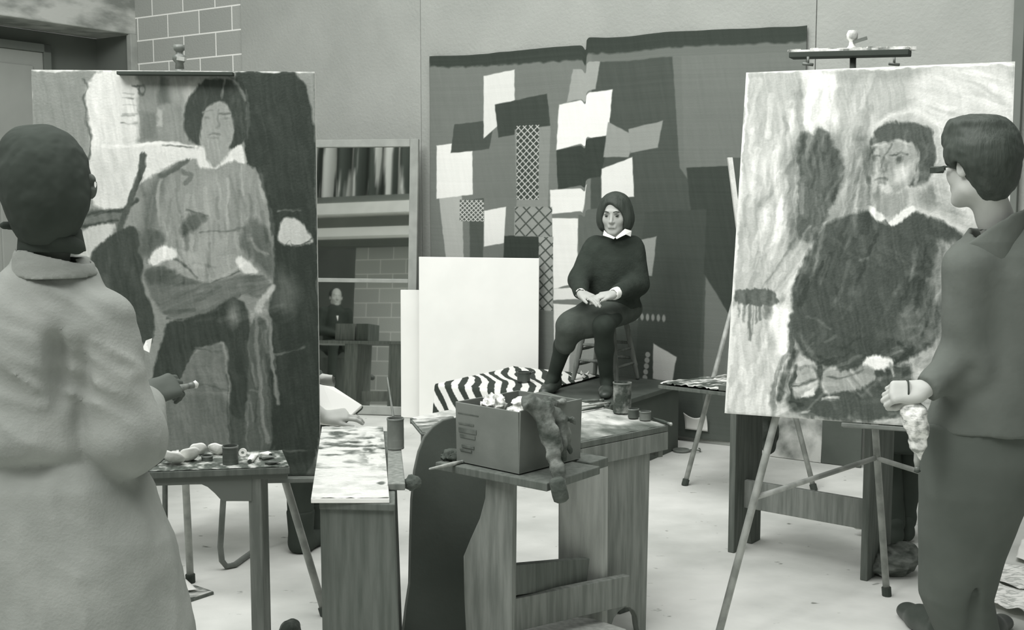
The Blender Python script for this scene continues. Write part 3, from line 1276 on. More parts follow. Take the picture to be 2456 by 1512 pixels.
def pic_left(U, W):
    r, u, n = frame_axes(LY, LL)
    x, y = plane_px(LC - r * LWd / 2, r, u, LWd, LH)(U, W)
    p = Pic(x, y, 142, 1, 1.0)
    p.poly([(60, 160), (207, 160), (200, 260), (214, 600), (60, 600)], 138, wob=2)
    p.line([(72, 170), (76, 420), (80, 700)], 6, 195)
    p.poly([(200, 170), (345, 170), (330, 345), (480, 350), (470, 395), (350, 420), (300, 505), (215, 505), (215, 330)], 222, wob=4, var=10)
    p.poly([(215, 380), (330, 385), (300, 480), (205, 470)], 208, al=.7, soft=14)
    p.poly([(335, 170), (480, 175), (450, 345), (330, 345)], 140, soft=5)
    p.poly([(385, 185), (405, 190), (412, 245), (380, 252)], 104, soft=4)
    p.poly([(340, 270), (375, 275), (372, 340), (338, 335)], 118, soft=5)
    p.poly([(376, 262), (390, 265), (388, 305), (376, 305)], 172, soft=3)
    p.poly([(405, 190), (470, 200), (430, 250), (410, 240)], 172, al=.6, soft=10)
    p.line([(200, 190), (214, 212), (200, 234), (207, 262), (203, 290), (216, 320), (218, 365), (214, 382)], 5, 92)
    for yy in (222, 233, 250, 272, 276, 295):
        p.line([(292 + yy % 7, yy), (320 + yy % 11, yy + 3)], 2.5, 110 if yy % 2 else 150, al=.8)
    p.line([(330, 205), (345, 205), (352, 215), (345, 227), (334, 222), (333, 208)], 4, 82)
    p.line([(315, 205), (335, 208)], 3, 95)
    p.line([(250, 352), (360, 345), (470, 352)], 9, 236)
    p.line([(390, 351), (465, 353)], 2.5, 110)
    # dark field on the right
    p.poly([(545, 160), (770, 160), (790, 1160), (600, 1160), (655, 700), (640, 450), (590, 400), (585, 330), (600, 260)], 57, wob=3, var=3)
    p.line([(665, 507), (690, 503), (720, 507)], 3, 120)
    p.poly([(664, 588), (664, 560), (676, 523), (700, 520), (738, 548), (760, 590)], 196, wob=1, var=6)
    p.line([(683, 588), (692, 575), (700, 588), (735, 588), (750, 575)], 2, 80)
    p.line([(655, 850), (700, 846), (730, 834)], 4, 98)
    p.poly([(655, 640), (700, 660), (720, 700), (690, 760), (650, 740)], 118, al=.6, soft=18)
    # couch bands and lower left
    p.poly([(190, 505), (300, 503), (290, 545), (190, 548)], 112, soft=3)
    p.line([(195, 520), (245, 510), (300, 508), (330, 480)], 9, 74)
    p.line([(195, 543), (250, 538), (285, 530)], 7, 70)
    p.poly([(180, 550), (285, 533), (262, 570), (215, 600), (218, 690), (180, 690)], 196, wob=2)
    p.poly([(60, 560), (180, 560), (200, 700), (200, 1150), (60, 1150)], 104, soft=8)
    # chair back and dark block behind the sitter
    p.line([(345, 375), (335, 430), (318, 470), (298, 520), (275, 590)], 15, 84)
    p.line([(318, 500), (305, 560)], 12, 150, al=.7)
    p.poly([(213, 605), (262, 570), (285, 555), (330, 540), (345, 600), (340, 680), (375, 760), (360, 830), (330, 820), (222, 680)], 68, wob=2)
    # hair, face, neck
    p.poly([(445, 200), (480, 183), (470, 230), (440, 290), (436, 300)], 190, al=.7, soft=6)
    p.poly([(480, 195), (520, 183), (560, 183), (585, 215), (598, 290), (590, 340), (560, 360), (485, 355), (450, 335), (436, 290), (448, 240)], 66, wob=1.5)
    p.line([(505, 188), (545, 184), (575, 205), (590, 240)], 5, 130, al=.8)
    p.poly([(485, 290), (497, 255), (530, 236), (556, 262), (562, 300), (556, 340), (540, 370), (515, 385), (490, 375), (476, 350)], 158, wob=1, var=5)
    p.poly([(480, 355), (500, 340), (548, 340), (548, 395), (490, 400)], 156, wob=1)
    p.poly([(525, 290), (560, 285), (556, 335), (540, 345)], 146, al=.7, soft=5)
    p.line([(541, 188), (532, 235)], 2.5, 130)
    p.line([(488, 272), (512, 266)], 4, 138, wob=.5)
    p.line([(530, 274), (552, 272)], 5, 112, wob=.5)
    p.line([(527, 264), (524, 285), (528, 300), (520, 306)], 2.5, 124, wob=.5, soft=2.5)
    p.ell(500, 285, 8, 3, 136, wob=0, soft=2)
    p.ell(543, 285, 8, 3, 132, wob=0, soft=2)
    p.line([(503, 321), (512, 319), (524, 322)], 3, 118, wob=.5)
    p.line([(508, 331), (522, 331)], 3, 122, wob=.5)
    p.poly([(556, 262), (590, 240), (592, 300), (585, 345), (552, 365), (562, 310)], 64, wob=1)
    p.line([(590, 215), (600, 270), (596, 330)], 5, 90, al=.7)
    # blouse body
    p.poly([(350, 470), (375, 415), (420, 385), (470, 378), (520, 402), (575, 380), (620, 410), (640, 480), (655, 560), (655, 640), (648, 720), (615, 690), (560, 640), (420, 640), (350, 660), (335, 600)], 146, wob=3, var=12, ang=1.5)
    p.poly([(345, 470), (390, 400), (400, 430), (370, 520), (365, 620), (335, 620)], 94, al=.75, soft=9)
    p.line([(385, 420), (425, 400), (448, 380)], 14, 88, al=.85)
    p.line([(440, 410), (460, 420), (445, 440)], 12, 104, al=.8)
    p.line([(385, 430), (378, 480), (382, 540)], 9, 168, al=.7)
    p.poly([(470, 420), (535, 420), (545, 520), (500, 560), (470, 500)], 162, al=.6, soft=16)
    p.line([(545, 430), (548, 520), (540, 590)], 6, 176, al=.7)
    p.line([(568, 420), (575, 500), (570, 560)], 7, 128, al=.6)
    p.line([(600, 470), (605, 540), (590, 590)], 7, 122, al=.6)
    p.poly([(425, 555), (460, 505), (505, 512), (480, 545), (440, 570)], 98, soft=4)
    p.line([(450, 500), (500, 515)], 4, 92)
    p.poly([(470, 565), (540, 550), (560, 590), (520, 625), (465, 620)], 168, al=.6, soft=10)
    p.line([(480, 560), (560, 552), (600, 545)], 4, 112)
    p.poly([(600, 520), (640, 540), (655, 600), (652, 680), (625, 640), (590, 600), (570, 590)], 92, al=.85, soft=6)
    p.line([(605, 570), (615, 600), (640, 610)], 5, 160, al=.6)
    p.line([(627, 420), (643, 480), (654, 560)], 7, 78)
    # collar
    p.poly([(352, 392), (400, 360), (455, 362), (475, 345), (472, 380), (450, 378), (400, 395), (350, 402)], 218, wob=2)
    p.poly([(470, 358), (484, 345), (500, 395), (515, 405), (540, 380), (562, 352), (583, 346), (597, 398), (560, 385), (520, 404), (492, 408), (470, 392)], 224, wob=1.5)
    # cuffs, hands
    p.poly([(345, 545), (380, 555), (410, 580), (360, 600), (340, 620), (338, 570)], 96, al=.9, soft=5)
    p.poly([(420, 590), (470, 610), (540, 615), (575, 610), (570, 660), (500, 680), (440, 672), (400, 640)], 160, wob=2)
    p.line([(420, 620), (450, 640), (475, 668)], 6, 104)
    p.line([(500, 682), (545, 665), (575, 650)], 4, 92)
    p.line([(465, 630), (520, 640)], 3, 140)
    p.poly([(354, 622), (372, 600), (398, 586), (432, 605), (420, 620), (385, 628), (372, 640), (354, 632)], 228, wob=1)
    p.poly([(560, 622), (580, 612), (605, 630), (622, 652), (612, 668), (590, 660), (575, 645)], 224, wob=1)
    # skirt
    p.poly([(342, 645), (380, 632), (420, 655), (500, 684), (570, 660), (625, 655), (655, 690), (640, 720), (580, 705), (520, 745), (460, 765), (395, 762), (365, 720)], 112, wob=2, var=8, ang=-.4)
    p.poly([(345, 645), (400, 640), (440, 660), (400, 680), (350, 680)], 82, al=.8, soft=6)
    p.line([(400, 764), (460, 766), (530, 740), (575, 712)], 4, 76)
    # legs
    p.poly([(400, 765), (460, 768), (560, 712), (590, 730), (600, 790), (598, 900), (592, 1010), (575, 1110), (548, 1110), (552, 940), (545, 815), (500, 832), (470, 835), (440, 900), (420, 940), (372, 985), (362, 900), (385, 820)], 64, wob=2)
    p.ell(558, 755, 13, 24, 132, soft=7, wob=1, al=.8)
    # floor between the legs
    p.poly([(470, 838), (545, 815), (552, 1120), (395, 1120), (392, 985), (430, 915)], 116, wob=2, var=6, ang=0)
    p.line([(472, 838), (530, 845)], 2.5, 92)
    p.line([(400, 925), (480, 920), (545, 938)], 3, 92)
    p.line([(400, 938), (545, 948)], 4, 134, al=.6)
    p.poly([(392, 945), (552, 955), (552, 1120), (390, 1120)], 110, al=.6, soft=5)
    p.line([(545, 900), (550, 1080)], 3, 82)
    # chair legs at the right
    p.poly([(604, 745), (650, 680), (662, 690), (640, 720), (625, 755)], 182, wob=1.5)
    p.poly([(598, 760), (640, 762), (650, 900), (655, 1040), (640, 1120), (600, 1120), (588, 960), (598, 850)], 92, wob=2)
    p.line([(612, 755), (620, 860), (632, 1000), (640, 1060)], 9, 132, al=.8)
    p.line([(642, 760), (655, 860), (668, 968)], 9, 128)
    p.line([(595, 950), (585, 1020), (596, 1090)], 7, 116, al=.8)
    p.line([(598, 938), (620, 940)], 6, 120)
    p.poly([(560, 1000), (590, 1010), (600, 1120), (556, 1120)], 84, al=.9, soft=4)
    p.poly([(60, 1112), (790, 1112), (790, 1160), (60, 1160)], 74, al=.7, soft=6)
    p.line([(680, 1080), (740, 1082)], 3, 96)
    p.line([(753, 160), (765, 700), (776, 1150)], 4, 120, al=.7)
    p.strokes(90, (350, 400, 650, 640), 1.5, 60, 9, (-26, 26), .6, 1)
    p.strokes(60, (205, 180, 340, 500), 1.4, 60, 14, (-18, 12), .5, 2)
    p.strokes(50, (340, 640, 660, 780), -.3, 60, 9, (-20, 22), .6, 3)
    p.strokes(40, (395, 840, 550, 1130), 1.3, 60, 12, (-14, 16), .5, 4)
    p.strokes(60, (600, 180, 780, 1140), 1.3, 90, 16, (-8, 6), .5, 5)
    p.strokes(40, (590, 760, 660, 1110), 1.5, 60, 6, (-22, 34), .6, 6)
    p.strokes(30, (215, 560, 360, 850), 1.5, 60, 12, (-8, 14), .5, 7)
    p.strokes(24, (440, 190, 590, 350), 1.7, 36, 7, (-8, 18), .6, 8)
    p.finish(10)
    p.line([(60, 167), (400, 168), (760, 171)], 5, 226)
    return p.rgb()


painted_canvas('tall painting of a seated girl in a loose blouse, black field at its right', LC, LY, LL, LWd, LH,
               pic_left, 430, 620)

# ----- right painting: half-length girl in a black jumper, loosely brushed
RC, RYw, RL, RWd, RH = V(1.191, 3.903, .7855), -.386, .222, .917, 1.267


def pic_right(U, W):
    r, u, n = frame_axes(RYw, RL)
    x, y = plane_px(RC - r * RWd / 2, r, u, RWd, RH)(U, W)
    p = Pic(x, y, 178, 2, 1.3)
    p.I = p.I + 26 * p.nz(90, 9, 1.75, 1)
    p.poly([(1780, 150), (1925, 150), (1925, 300), (1900, 330), (1780, 330)], 168, al=.7, soft=10, var=12)
    p.poly([(1925, 172), (2012, 172), (2010, 320), (1935, 330)], 224, soft=6, wob=2)
    p.poly([(2010, 172), (2200, 168), (2200, 250), (2100, 290), (2010, 300)], 172, soft=10, var=14)
    p.poly([(2010, 160), (2240, 160), (2220, 190), (2010, 195)], 150, soft=9, al=.8)
    p.poly([(2200, 160), (2460, 150), (2460, 560), (2300, 540), (2260, 330), (2180, 250)], 206, soft=14, var=12, ang=.3)
    for k in range(26):
        xx = 1775 + (k * 53) % 190
        y0 = 200 + (k * 97) % 330
        p.line([(xx + 14, y0), (xx, y0 + 90 + (k * 31) % 90)], 5 + k % 6, 150 + (k * 47) % 80, soft=4, al=.45)
    p.line([(1900, 270), (1880, 420), (1868, 540)], 12, 228, soft=5, al=.8)
    p.line([(1890, 300), (1905, 420)], 6, 140, al=.6)
    # dark shape in the background
    p.poly([(1875, 320), (2110, 300), (2095, 560), (2000, 600), (1880, 600), (1860, 500)], 132, soft=16, al=.75, var=16, ang=1.9)
    p.poly([(1908, 320), (1935, 312), (1950, 330), (1960, 305), (1990, 318), (2000, 345), (2030, 400), (2022, 450), (1992, 500), (1975, 560), (1950, 590), (1905, 565), (1922, 440)], 84, wob=5, soft=4, var=8)
    p.line([(2050, 340), (2035, 430), (2010, 500)], 9, 172, soft=6, al=.6)
    p.line([(2075, 330), (2062, 430), (2035, 520)], 8, 104, soft=6, al=.5)
    for k in range(16):
        x0 = 1870 + (k * 29) % 130
        y0 = 540 + (k * 37) % 90
        p.line([(x0 + 60, y0), (x0 + 10, y0 + 80), (x0 - 40, y0 + 150)], 4 + k % 5, (100, 205, 150, 215)[k % 4], soft=3, al=.55)
    p.poly([(1960, 560), (2090, 500), (2100, 520), (2000, 600), (1930, 680), (1915, 690)], 172, al=.7, soft=8)
    # hair and head
    p.line([(2110, 300), (2150, 270), (2200, 262), (2240, 285), (2260, 330)], 10, 214, soft=5)
    p.line([(2115, 285), (2160, 250), (2200, 240)], 6, 160, soft=4, al=.7)
    p.poly([(2078, 400), (2082, 345), (2105, 312), (2140, 292), (2190, 292), (2230, 305), (2245, 350), (2246, 400), (2225, 440), (2190, 450), (2130, 430)], 76, wob=3, soft=3)
    p.line([(2085, 360), (2079, 400), (2084, 440)], 8, 104, al=.8)
    p.line([(2240, 330), (2250, 370), (2238, 420)], 4, 190, al=.6)
    p.poly([(2095, 365), (2115, 345), (2160, 330), (2190, 345), (2205, 380), (2198, 425), (2170, 450), (2140, 468), (2110, 462), (2090, 430), (2084, 395)], 146, wob=1.5, var=9)
    p.poly([(2148, 400), (2190, 385), (2190, 412), (2160, 440), (2140, 440)], 196, soft=6, al=.9)
    p.poly([(2105, 440), (2130, 435), (2140, 460), (2118, 466)], 190, soft=4, al=.9)
    p.poly([(2088, 380), (2102, 372), (2108, 400), (2095, 425), (2088, 410)], 118, soft=5, al=.8)
    p.line([(2093, 352), (2110, 345), (2130, 345)], 6, 176, soft=3)
    p.line([(2148, 335), (2178, 345)], 7, 178, soft=3, al=.8)
    p.line([(2098, 380), (2102, 372), (2112, 372)], 5, 84)
    p.ell(2101, 380, 6, 5, 82, soft=3, wob=1)
    p.line([(2140, 372), (2155, 364), (2172, 370)], 4, 86)
    p.ell(2155, 380, 9, 7, 76, soft=3, wob=1)
    p.line([(2140, 345), (2122, 375), (2114, 402)], 4, 104)
    p.line([(2130, 385), (2128, 408), (2116, 412)], 8, 100, soft=3, al=.8)
    p.line([(2100, 430), (2112, 426), (2128, 430)], 4, 92)
    p.line([(2104, 437), (2122, 437)], 5, 132)
    p.line([(2200, 380), (2205, 410), (2195, 440)], 6, 172, al=.6)
    # neck
    p.poly([(2098, 452), (2140, 470), (2180, 450), (2178, 500), (2150, 525), (2110, 520), (2095, 490)], 150, soft=3, wob=2)
    p.line([(2125, 480), (2120, 520)], 8, 128, soft=4, al=.6)
    # strokes right of the neck
    p.poly([(2185, 450), (2260, 430), (2300, 560), (2200, 510), (2175, 500)], 176, soft=8, wob=3, var=14)
    p.poly([(2205, 455), (2240, 440), (2255, 490), (2225, 505), (2200, 480)], 104, soft=8, al=.7)
    p.line([(2180, 500), (2240, 520), (2310, 550)], 9, 200, soft=4)
    # black jumper
    p.poly([(2080, 505), (2108, 530), (2140, 545), (2190, 505), (2230, 520), (2330, 570), (2330, 700), (2260, 740), (2240, 830), (2170, 870), (2060, 895), (1985, 880), (1925, 860), (1898, 800), (1893, 715), (1925, 625), (1965, 555), (2020, 520)], 68, wob=4, soft=4, var=6)
    p.poly([(2245, 575), (2310, 580), (2290, 700), (2250, 740), (2235, 690), (2238, 620)], 126, soft=7, wob=4, var=14)
    p.line([(2250, 600), (2240, 660), (2225, 720)], 8, 148, soft=5, al=.6)
    p.poly([(2150, 760), (2230, 720), (2290, 740), (2240, 830), (2160, 830)], 104, soft=10, al=.8, var=10)
    p.line([(2170, 790), (2210, 775), (2215, 795), (2180, 812)], 4, 130, soft=3, al=.7)
    p.ell(2046, 700, 10, 8, 112, soft=8, al=.7)
    p.ell(2182, 655, 12, 9, 108, soft=8, al=.7)
    p.line([(2060, 630), (2080, 624)], 3, 110, al=.7)
    p.ell(1972, 620, 26, 60, 80, rot=.5, soft=14, al=.5)
    p.line([(1930, 760), (1960, 765), (1985, 790)], 5, 96, al=.7)
    p.line([(1915, 800), (1940, 840), (1965, 880)], 7, 104, soft=4, al=.7)
    # collar
    p.poly([(2080, 500), (2090, 492), (2115, 515), (2120, 530), (2105, 532)], 222, wob=1, soft=2)
    p.poly([(2135, 530), (2165, 508), (2190, 492), (2195, 505), (2165, 530), (2140, 545), (2125, 538)], 224, wob=1, soft=2)
    p.line([(2120, 530), (2135, 545)], 6, 80)
    # left: dark box with drips, pale ground
    p.poly([(1740, 735), (1800, 728), (1900, 720), (1895, 800), (1900, 860), (1870, 1010), (1730, 1010)], 196, wob=3, soft=4, var=10, ang=1.5)
    p.poly([(1756, 692), (1862, 690), (1868, 735), (1800, 742), (1756, 722)], 92, wob=2, soft=2)
    for k, (xx, yy) in enumerate(((1772, 760), (1784, 770), (1797, 812), (1803, 800), (1812, 775), (1822, 768), (1835, 765))):
        p.line([(xx, 700), (xx + 1, yy)], 5 + k % 3, 96, soft=2, al=.8)
    p.line([(1753, 690), (1752, 712)], 10, 238)
    p.poly([(1838, 742), (1880, 730), (1895, 760), (1900, 840), (1870, 860), (1845, 800)], 232, soft=5, wob=4)
    p.ell(1840, 750, 10, 14, 112, soft=6, wob=3)
    p.ell(1848, 815, 7, 20, 160, soft=6, al=.8)
    for k in range(9):
        p.line([(1900 - k * 3, 820 + k * 8), (1862 - k * 2, 890 + k * 7), (1850 + k, 1000)], 4 + k % 3, (84, 140, 100, 180)[k % 4], soft=3, al=.6)
    p.line([(1900, 760), (1895, 820), (1905, 860), (1885, 900), (1870, 960)], 18, 70, soft=4)
    # lap, hands
    p.poly([(1890, 880), (2010, 880), (2120, 880), (2190, 870), (2200, 1010), (1880, 1010)], 74, wob=5, soft=5, var=6)
    p.poly([(1885, 930), (1905, 885), (1960, 880), (1965, 945), (1890, 955)], 170, wob=4, soft=4)
    p.line([(1910, 880), (1898, 920), (1896, 965)], 9, 72)
    p.line([(1962, 870), (1972, 910), (1966, 950)], 13, 68)
    p.line([(1900, 930), (1960, 905)], 5, 92)
    p.poly([(1928, 938), (1950, 930), (1955, 946), (1925, 950)], 226, soft=2, wob=1)
    p.poly([(1975, 890), (2000, 870), (2015, 895), (2060, 880), (2095, 865), (2100, 905), (2060, 935), (2010, 940), (1975, 950), (1970, 915)], 152, wob=4, soft=3, var=10)
    p.line([(1990, 900), (2020, 912), (2070, 885)], 4, 96)
    p.poly([(2066, 872), (2085, 850), (2115, 848), (2145, 862), (2138, 880), (2110, 888), (2085, 880)], 232, wob=3, soft=3)
    p.line([(2135, 870), (2142, 900)], 4, 170)
    p.line([(2130, 850), (2165, 840)], 6, 150, soft=4, al=.7)
    p.line([(1975, 958), (2010, 956)], 5, 200)
    p.line([(2200, 840), (2235, 800), (2260, 760)], 10, 120, soft=6, al=.6)
    p.poly([(1738, 985), (1870, 975), (1860, 1010), (1738, 1010)], 190, soft=8, al=.6)
    p.line([(1860, 990), (1900, 1000), (1940, 985)], 6, 150, al=.6)
    p.line([(2100, 1012), (2130, 1008), (2150, 1012)], 5, 190)
    p.strokes(160, (1745, 180, 1900, 960), 1.7, 110, 12, (-26, 34), .6, 11)
    p.strokes(120, (1900, 170, 2110, 480), 1.65, 90, 12, (-28, 30), .6, 12)
    p.strokes(80, (2200, 170, 2440, 520), .4, 90, 14, (-22, 22), .6, 13)
    p.strokes(90, (1870, 300, 2110, 640), 1.9, 90, 10, (-30, 34), .6, 14)
    p.strokes(150, (1900, 540, 2300, 900), 1.2, 70, 11, (-12, 15), .6, 15, 1.2)
    p.strokes(60, (2190, 560, 2320, 820), 1.9, 70, 10, (-30, 34), .6, 16)
    p.strokes(110, (1850, 820, 2230, 1030), .2, 60, 9, (-32, 44), .6, 17, 1.0)
    p.strokes(40, (2085, 300, 2250, 450), 1.6, 40, 8, (-12, 26), .6, 18)
    p.finish(12)
    p.line([(1793, 165), (1765, 600), (1738, 1000)], 7, 222)
    p.line([(1780, 171), (2100, 163), (2440, 153)], 5, 240)
    p.line([(2437, 150), (2412, 600), (2400, 1040)], 8, 226)
    return p.rgb()


painted_canvas('large loosely brushed painting of a girl in a black jumper, on the right easel', RC, RYw, RL, RWd, RH,
               pic_right, 440, 600)


# ----- easels
def leg(name, p, q, r, m, parent, foot=True, bend=None):
    pts = [p, q] if bend is None else [p, bend, q]
    b = MB()
    b.tube(pts, r, 10)
    o = b.build(name, m, parent, smooth=True)
    if foot:
        d = unit(q - pts[-2])
        b = MB()
        b.tube([q - d * .035, q], r * 1.35, 10)
        b.build('rubber_foot', 'rubber', o, smooth=False)
    return o


def on_floor(x, y):
    p = hz(x, y, 0)
    p[2] = .0
    return p


# right easel
er = T('easel', 'tripod easel holding the right-hand painting, paint-crusted ledge on top', 'easel', (1.3, 4.1, 0))
apx = at(2046, 130, 4.42)
apR = at(2046, 300, 4.36)
fA = V(.70, 3.83, 0)
fB = on_floor(2127, 1430)
fD = V(2.02, 3.92, 0)
fC = V(1.42, 5.3, 0)
leg('leg', apR, fA, .0135, 'easel_metal', er)
topB = apR + V(.0, .05, -.02)
leg('leg', topB + V(.02, 0, 0), fB, .0135, 'easel_metal', er)
leg('leg', apR + V(.03, .0, 0), fD, .0135, 'easel_metal', er)


def onleg(top, ft, z):
    t = (z - ft[2]) / (top[2] - ft[2])
    return ft + (top - ft) * t


hub = onleg(topB, fB, .55)
for q in (onleg(apR, fA, .50), onleg(apR + V(.03, 0, 0), fD, .46)):
    b = MB()
    b.tube([hub, q], .0105, 8)
    b.build('brace', 'easel_metal', er, smooth=True)
b = MB()
b.tube([apR + V(0, 0, -.3), apx], .012, 10)
b.build('mast', 'steel', er, smooth=True)
# ledge and clamp knob on the mast
r_, u_, n_ = frame_axes(RYw, RL)
l0, l1 = at(1897, 134, 4.50), at(2183, 127, 4.30)
b = MB()
b.beam(l0, l1, .07, .022)
ld = b.build('ledge', 'black', er, bevel=.003)
b = MB()
b.beam(l0 + V(0, 0, .014), l1 + V(0, 0, .014), .066, .008)
for k in range(30):
    q = l0 + (l1 - l0) * (k + .5) / 30 + V(random.uniform(-.015, .015), random.uniform(-.02, .02), .018)
    b.box(q, (.02 + random.random() * .02, .02, .006 + .008 * random.random()))
b.build('paint_crust', 'mess_light', ld)
k0 = at(2043, 122, 4.40)
b = MB()
b.lathe([(0, 0), (.016, 0), (.018, .012), (.012, .02), (.011, .035), (.02, .045), (.021, .062), (.015, .075), (0, .077)], k0)
b.build('clamp_knob', 'mess_light', er, smooth=True)
b = MB()
b.beam(k0 + V(.0, -.01, .03), k0 + V(.05, -.02, .045), .012, .012)
b.build('clamp_lever', 'steel', er)
for x in (1938, 2145):
    p = at(x, 140, 4.42)
    b = MB()
    b.tube([p + V(0, 0, .006), p + V(0, 0, -.02)], .005, 8)
    b.tube([p + V(-.02, 0, -.02), p + V(.02, 0, -.024)], .006, 8)
    b.build('wing_nut', 'steel', er, smooth=True)
# lower tray under the painting
t0 = RC - r_ * .43 - u_ * .004 - n_ * .0
b = MB()
nn = n_ if n_[1] < 0 else -n_
b.beam(RC - r_ * .05 - u_ * .012 - nn * .01, RC + r_ * .36 - u_ * .012 - nn * .01, .05, .014, up=u_)
b.build('tray', 'steel', er, bevel=.002)

# left easel
el = T('easel', 'tripod easel holding the left-hand painting, dark clamp bar across its top', 'easel', (-1.2, 4.4, 0))
r_, u_, n_ = frame_axes(LY, LL)
nn = n_ if n_[1] < 0 else -n_
apL = V(-1.245, 4.30, 1.86)
fl = V(-1.75, 4.12, 0)
fr = on_floor(781, 1478)
fb = on_floor(457, 1398)
leg('leg', apL, fl, .0145, 'easel_metal', el)
leg('leg', onleg(apL, fr, 1.7), fr, .0145, 'easel_metal', el)
leg('leg', V(-1.31, 4.42, 1.80), fb, .0145, 'easel_metal', el)
b = MB()
b.tube([apL + V(0, -.02, -.4), at(431, 120, 4.27)], .013, 10)
b.build('mast', 'steel', el, smooth=True)
k0 = at(431, 165, 4.2)
b = MB()
b.lathe([(0, 0), (.016, 0), (.014, .02), (.024, .03), (.025, .045), (.012, .052), (.012, .06), (.019, .066), (.02, .084), (0, .086)], k0)
b.build('clamp_knob', 'steel', el, smooth=True)
b = MB()
b.beam(k0 + V(.0, -.02, .035), k0 + V(.03, -.03, .03), .014, .014)
b.build('clamp_lever', 'easel_metal', el)
cb0, cb1 = at(283, 176, 4.11), at(560, 178, 4.13)
b = MB()
b.beam(cb0, cb1, .04, .012)
b.build('clamp_bar', 'black', el, bevel=.002)
tr = LC - u_ * .012
b = MB()
b.beam(tr - r_ * .1 + nn * .0, tr + r_ * .49 + nn * .0, .07, .018, up=u_)
b.build('tray', 'steel', el, bevel=.003)
S = SDF()
c = at(648, 1139, 4.06) + V(0, 0, .012)
S.ell(c, (.045, .02, .012)).ell(c + V(.025, 0, .006), (.025, .018, .012))
o = sdfobj('folded_rag', S, [(c - .06, c + .07, .004)], 'rag_white', None,
           lambda P: .006 * (fbm(P * 60, 2) - .5))
tag(o, 'small pale rag lying on the left easel tray', 'rag')
# ---------------------------------------------------------------- benches and tables
def outline_panel(name, pts2, origin, ax, th_vec, m, parent, bevel=.003):
    """panel from (s, z) outline along horizontal axis ax"""
    b = MB()
    b.prism([origin + ax * s + V(0, 0, z) for s, z in pts2], th_vec)
    return b.build(name, m, parent, bevel=bevel)


# --- centre bench: turned about 40 degrees, carton on top
TZ = .745
A_al = unit(V(.62, .78, 0))            # away to the right
A_ac = V(A_al[1], -A_al[0], 0)         # across, to the lower right
nA = hz(1312, 1160, TZ)
nA[2] = 0
bench = T('bench', 'narrow wooden bench carrying the paint-stained carton, two rails between its legs', 'bench',
          nA + A_al * .3 - A_ac * .2)
b = MB()
b.prism([nA + V(0, 0, TZ - .025), nA + A_al * .27 + V(0, 0, TZ - .025), nA + A_al * .27 - A_ac * .43 + V(0, 0, TZ - .025),
         nA - A_ac * .43 + V(0, 0, TZ - .025)], V(0, 0, .025))
b.build('cross_board', 'wood_dark', bench, bevel=.003)
b = MB()
o2 = nA + A_al * .29 - A_ac * .05
b.prism([o2 + V(0, 0, TZ - .03), o2 + A_al * .10 + V(0, 0, TZ - .03), o2 + A_al * .10 - A_ac * .3 + V(0, 0, TZ - .03),
         o2 - A_ac * .3 + V(0, 0, TZ - .03)], V(0, 0, .03))
b.build('top_board', 'wood_dark', bench, bevel=.003)
# near leg: panel seen from the front, waist then a wider foot
Yn = 3.36
pts = [at(1165, 1166, Yn), at(1165, 1166, Yn), at(1163, 1200, Yn), at(1150, 1250, Yn), at(1128, 1300, Yn), at(1110, 1345, Yn),
       at(1112, 1450, Yn), at(1118, 1560, Yn)]
right = [at(1226, 1700, Yn), at(1228, 1500, Yn), at(1231, 1166, Yn)]
out = pts[1:] + [V(pts[-1][0], Yn, 0), V(right[0][0], Yn, 0)] + right[1:]
out = [V(p[0], Yn + (p[0] - right[1][0]) * -.25, max(p[2], 0)) for p in out]
out[0][2] = out[-1][2] = TZ - .026
b = MB()
b.prism(out, V(.012, .035, 0))
b.build('leg', 'wood', bench, bevel=.002)
# far leg board
Yf = 3.78
b = MB()
b.prism([at(1342, 1104, Yf), at(1446, 1104, Yf), V(at(1446, 1400, Yf)[0], Yf, 0), V(at(1338, 1400, Yf)[0], Yf, 0)], V(.02, .03, 0))
b.build('leg', 'wood_light', bench, bevel=.002)
b = MB()
b.beam(at(1200, 1393, 3.42), at(1402, 1372, 3.76), .03, .095)
b.build('rail', 'wood_dark', bench, bevel=.002)
b = MB()
b.beam(at(1200, 1480, 3.42), at(1500, 1415, 3.84), .03, .105)
b.build('rail', 'wood', bench, bevel=.002)
b = MB()
b.beam(at(1225, 1545, 3.44), at(1440, 1497, 3.76), .22, .02)
b.build('foot_board', 'wood_light', bench, bevel=.002)

# --- carton on the bench
bn = hz(1245, 1138, TZ + .004)
bl = hz(1095, 1106, TZ + .004)
br = hz(1392, 1100, TZ + .004)
BH = .185
e1, e2 = bl - bn, br - bn
e1[2] = e2[2] = 0
e2 = e2 * 1.0
box = T('carton', 'open brown carton of rags standing on the centre bench', 'box', bn + (e1 + e2) / 2)
b = MB()
b.prism([bn, bn + e1, bn + e1 + e2, bn + e2], V(0, 0, .006))
b.build('carton_bottom', 'carton', box)
u1, u2 = unit(e1), unit(e2)
lean = V(0, 0, BH)


def wall_(p, q, name, flare, hh=BH):
    inn = unit(np.cross(V(0, 0, 1), q - p))
    if inn @ ((e1 + e2) / 2 - ((p + q) / 2 - bn)) < 0:
        inn = -inn
    b = MB()
    up = V(0, 0, hh) - inn * flare
    b.prism([p + V(0, 0, .004), q + V(0, 0, .004), q + up, p + up], inn * .006)
    return b.build(name, 'carton', box, bevel=.0015)


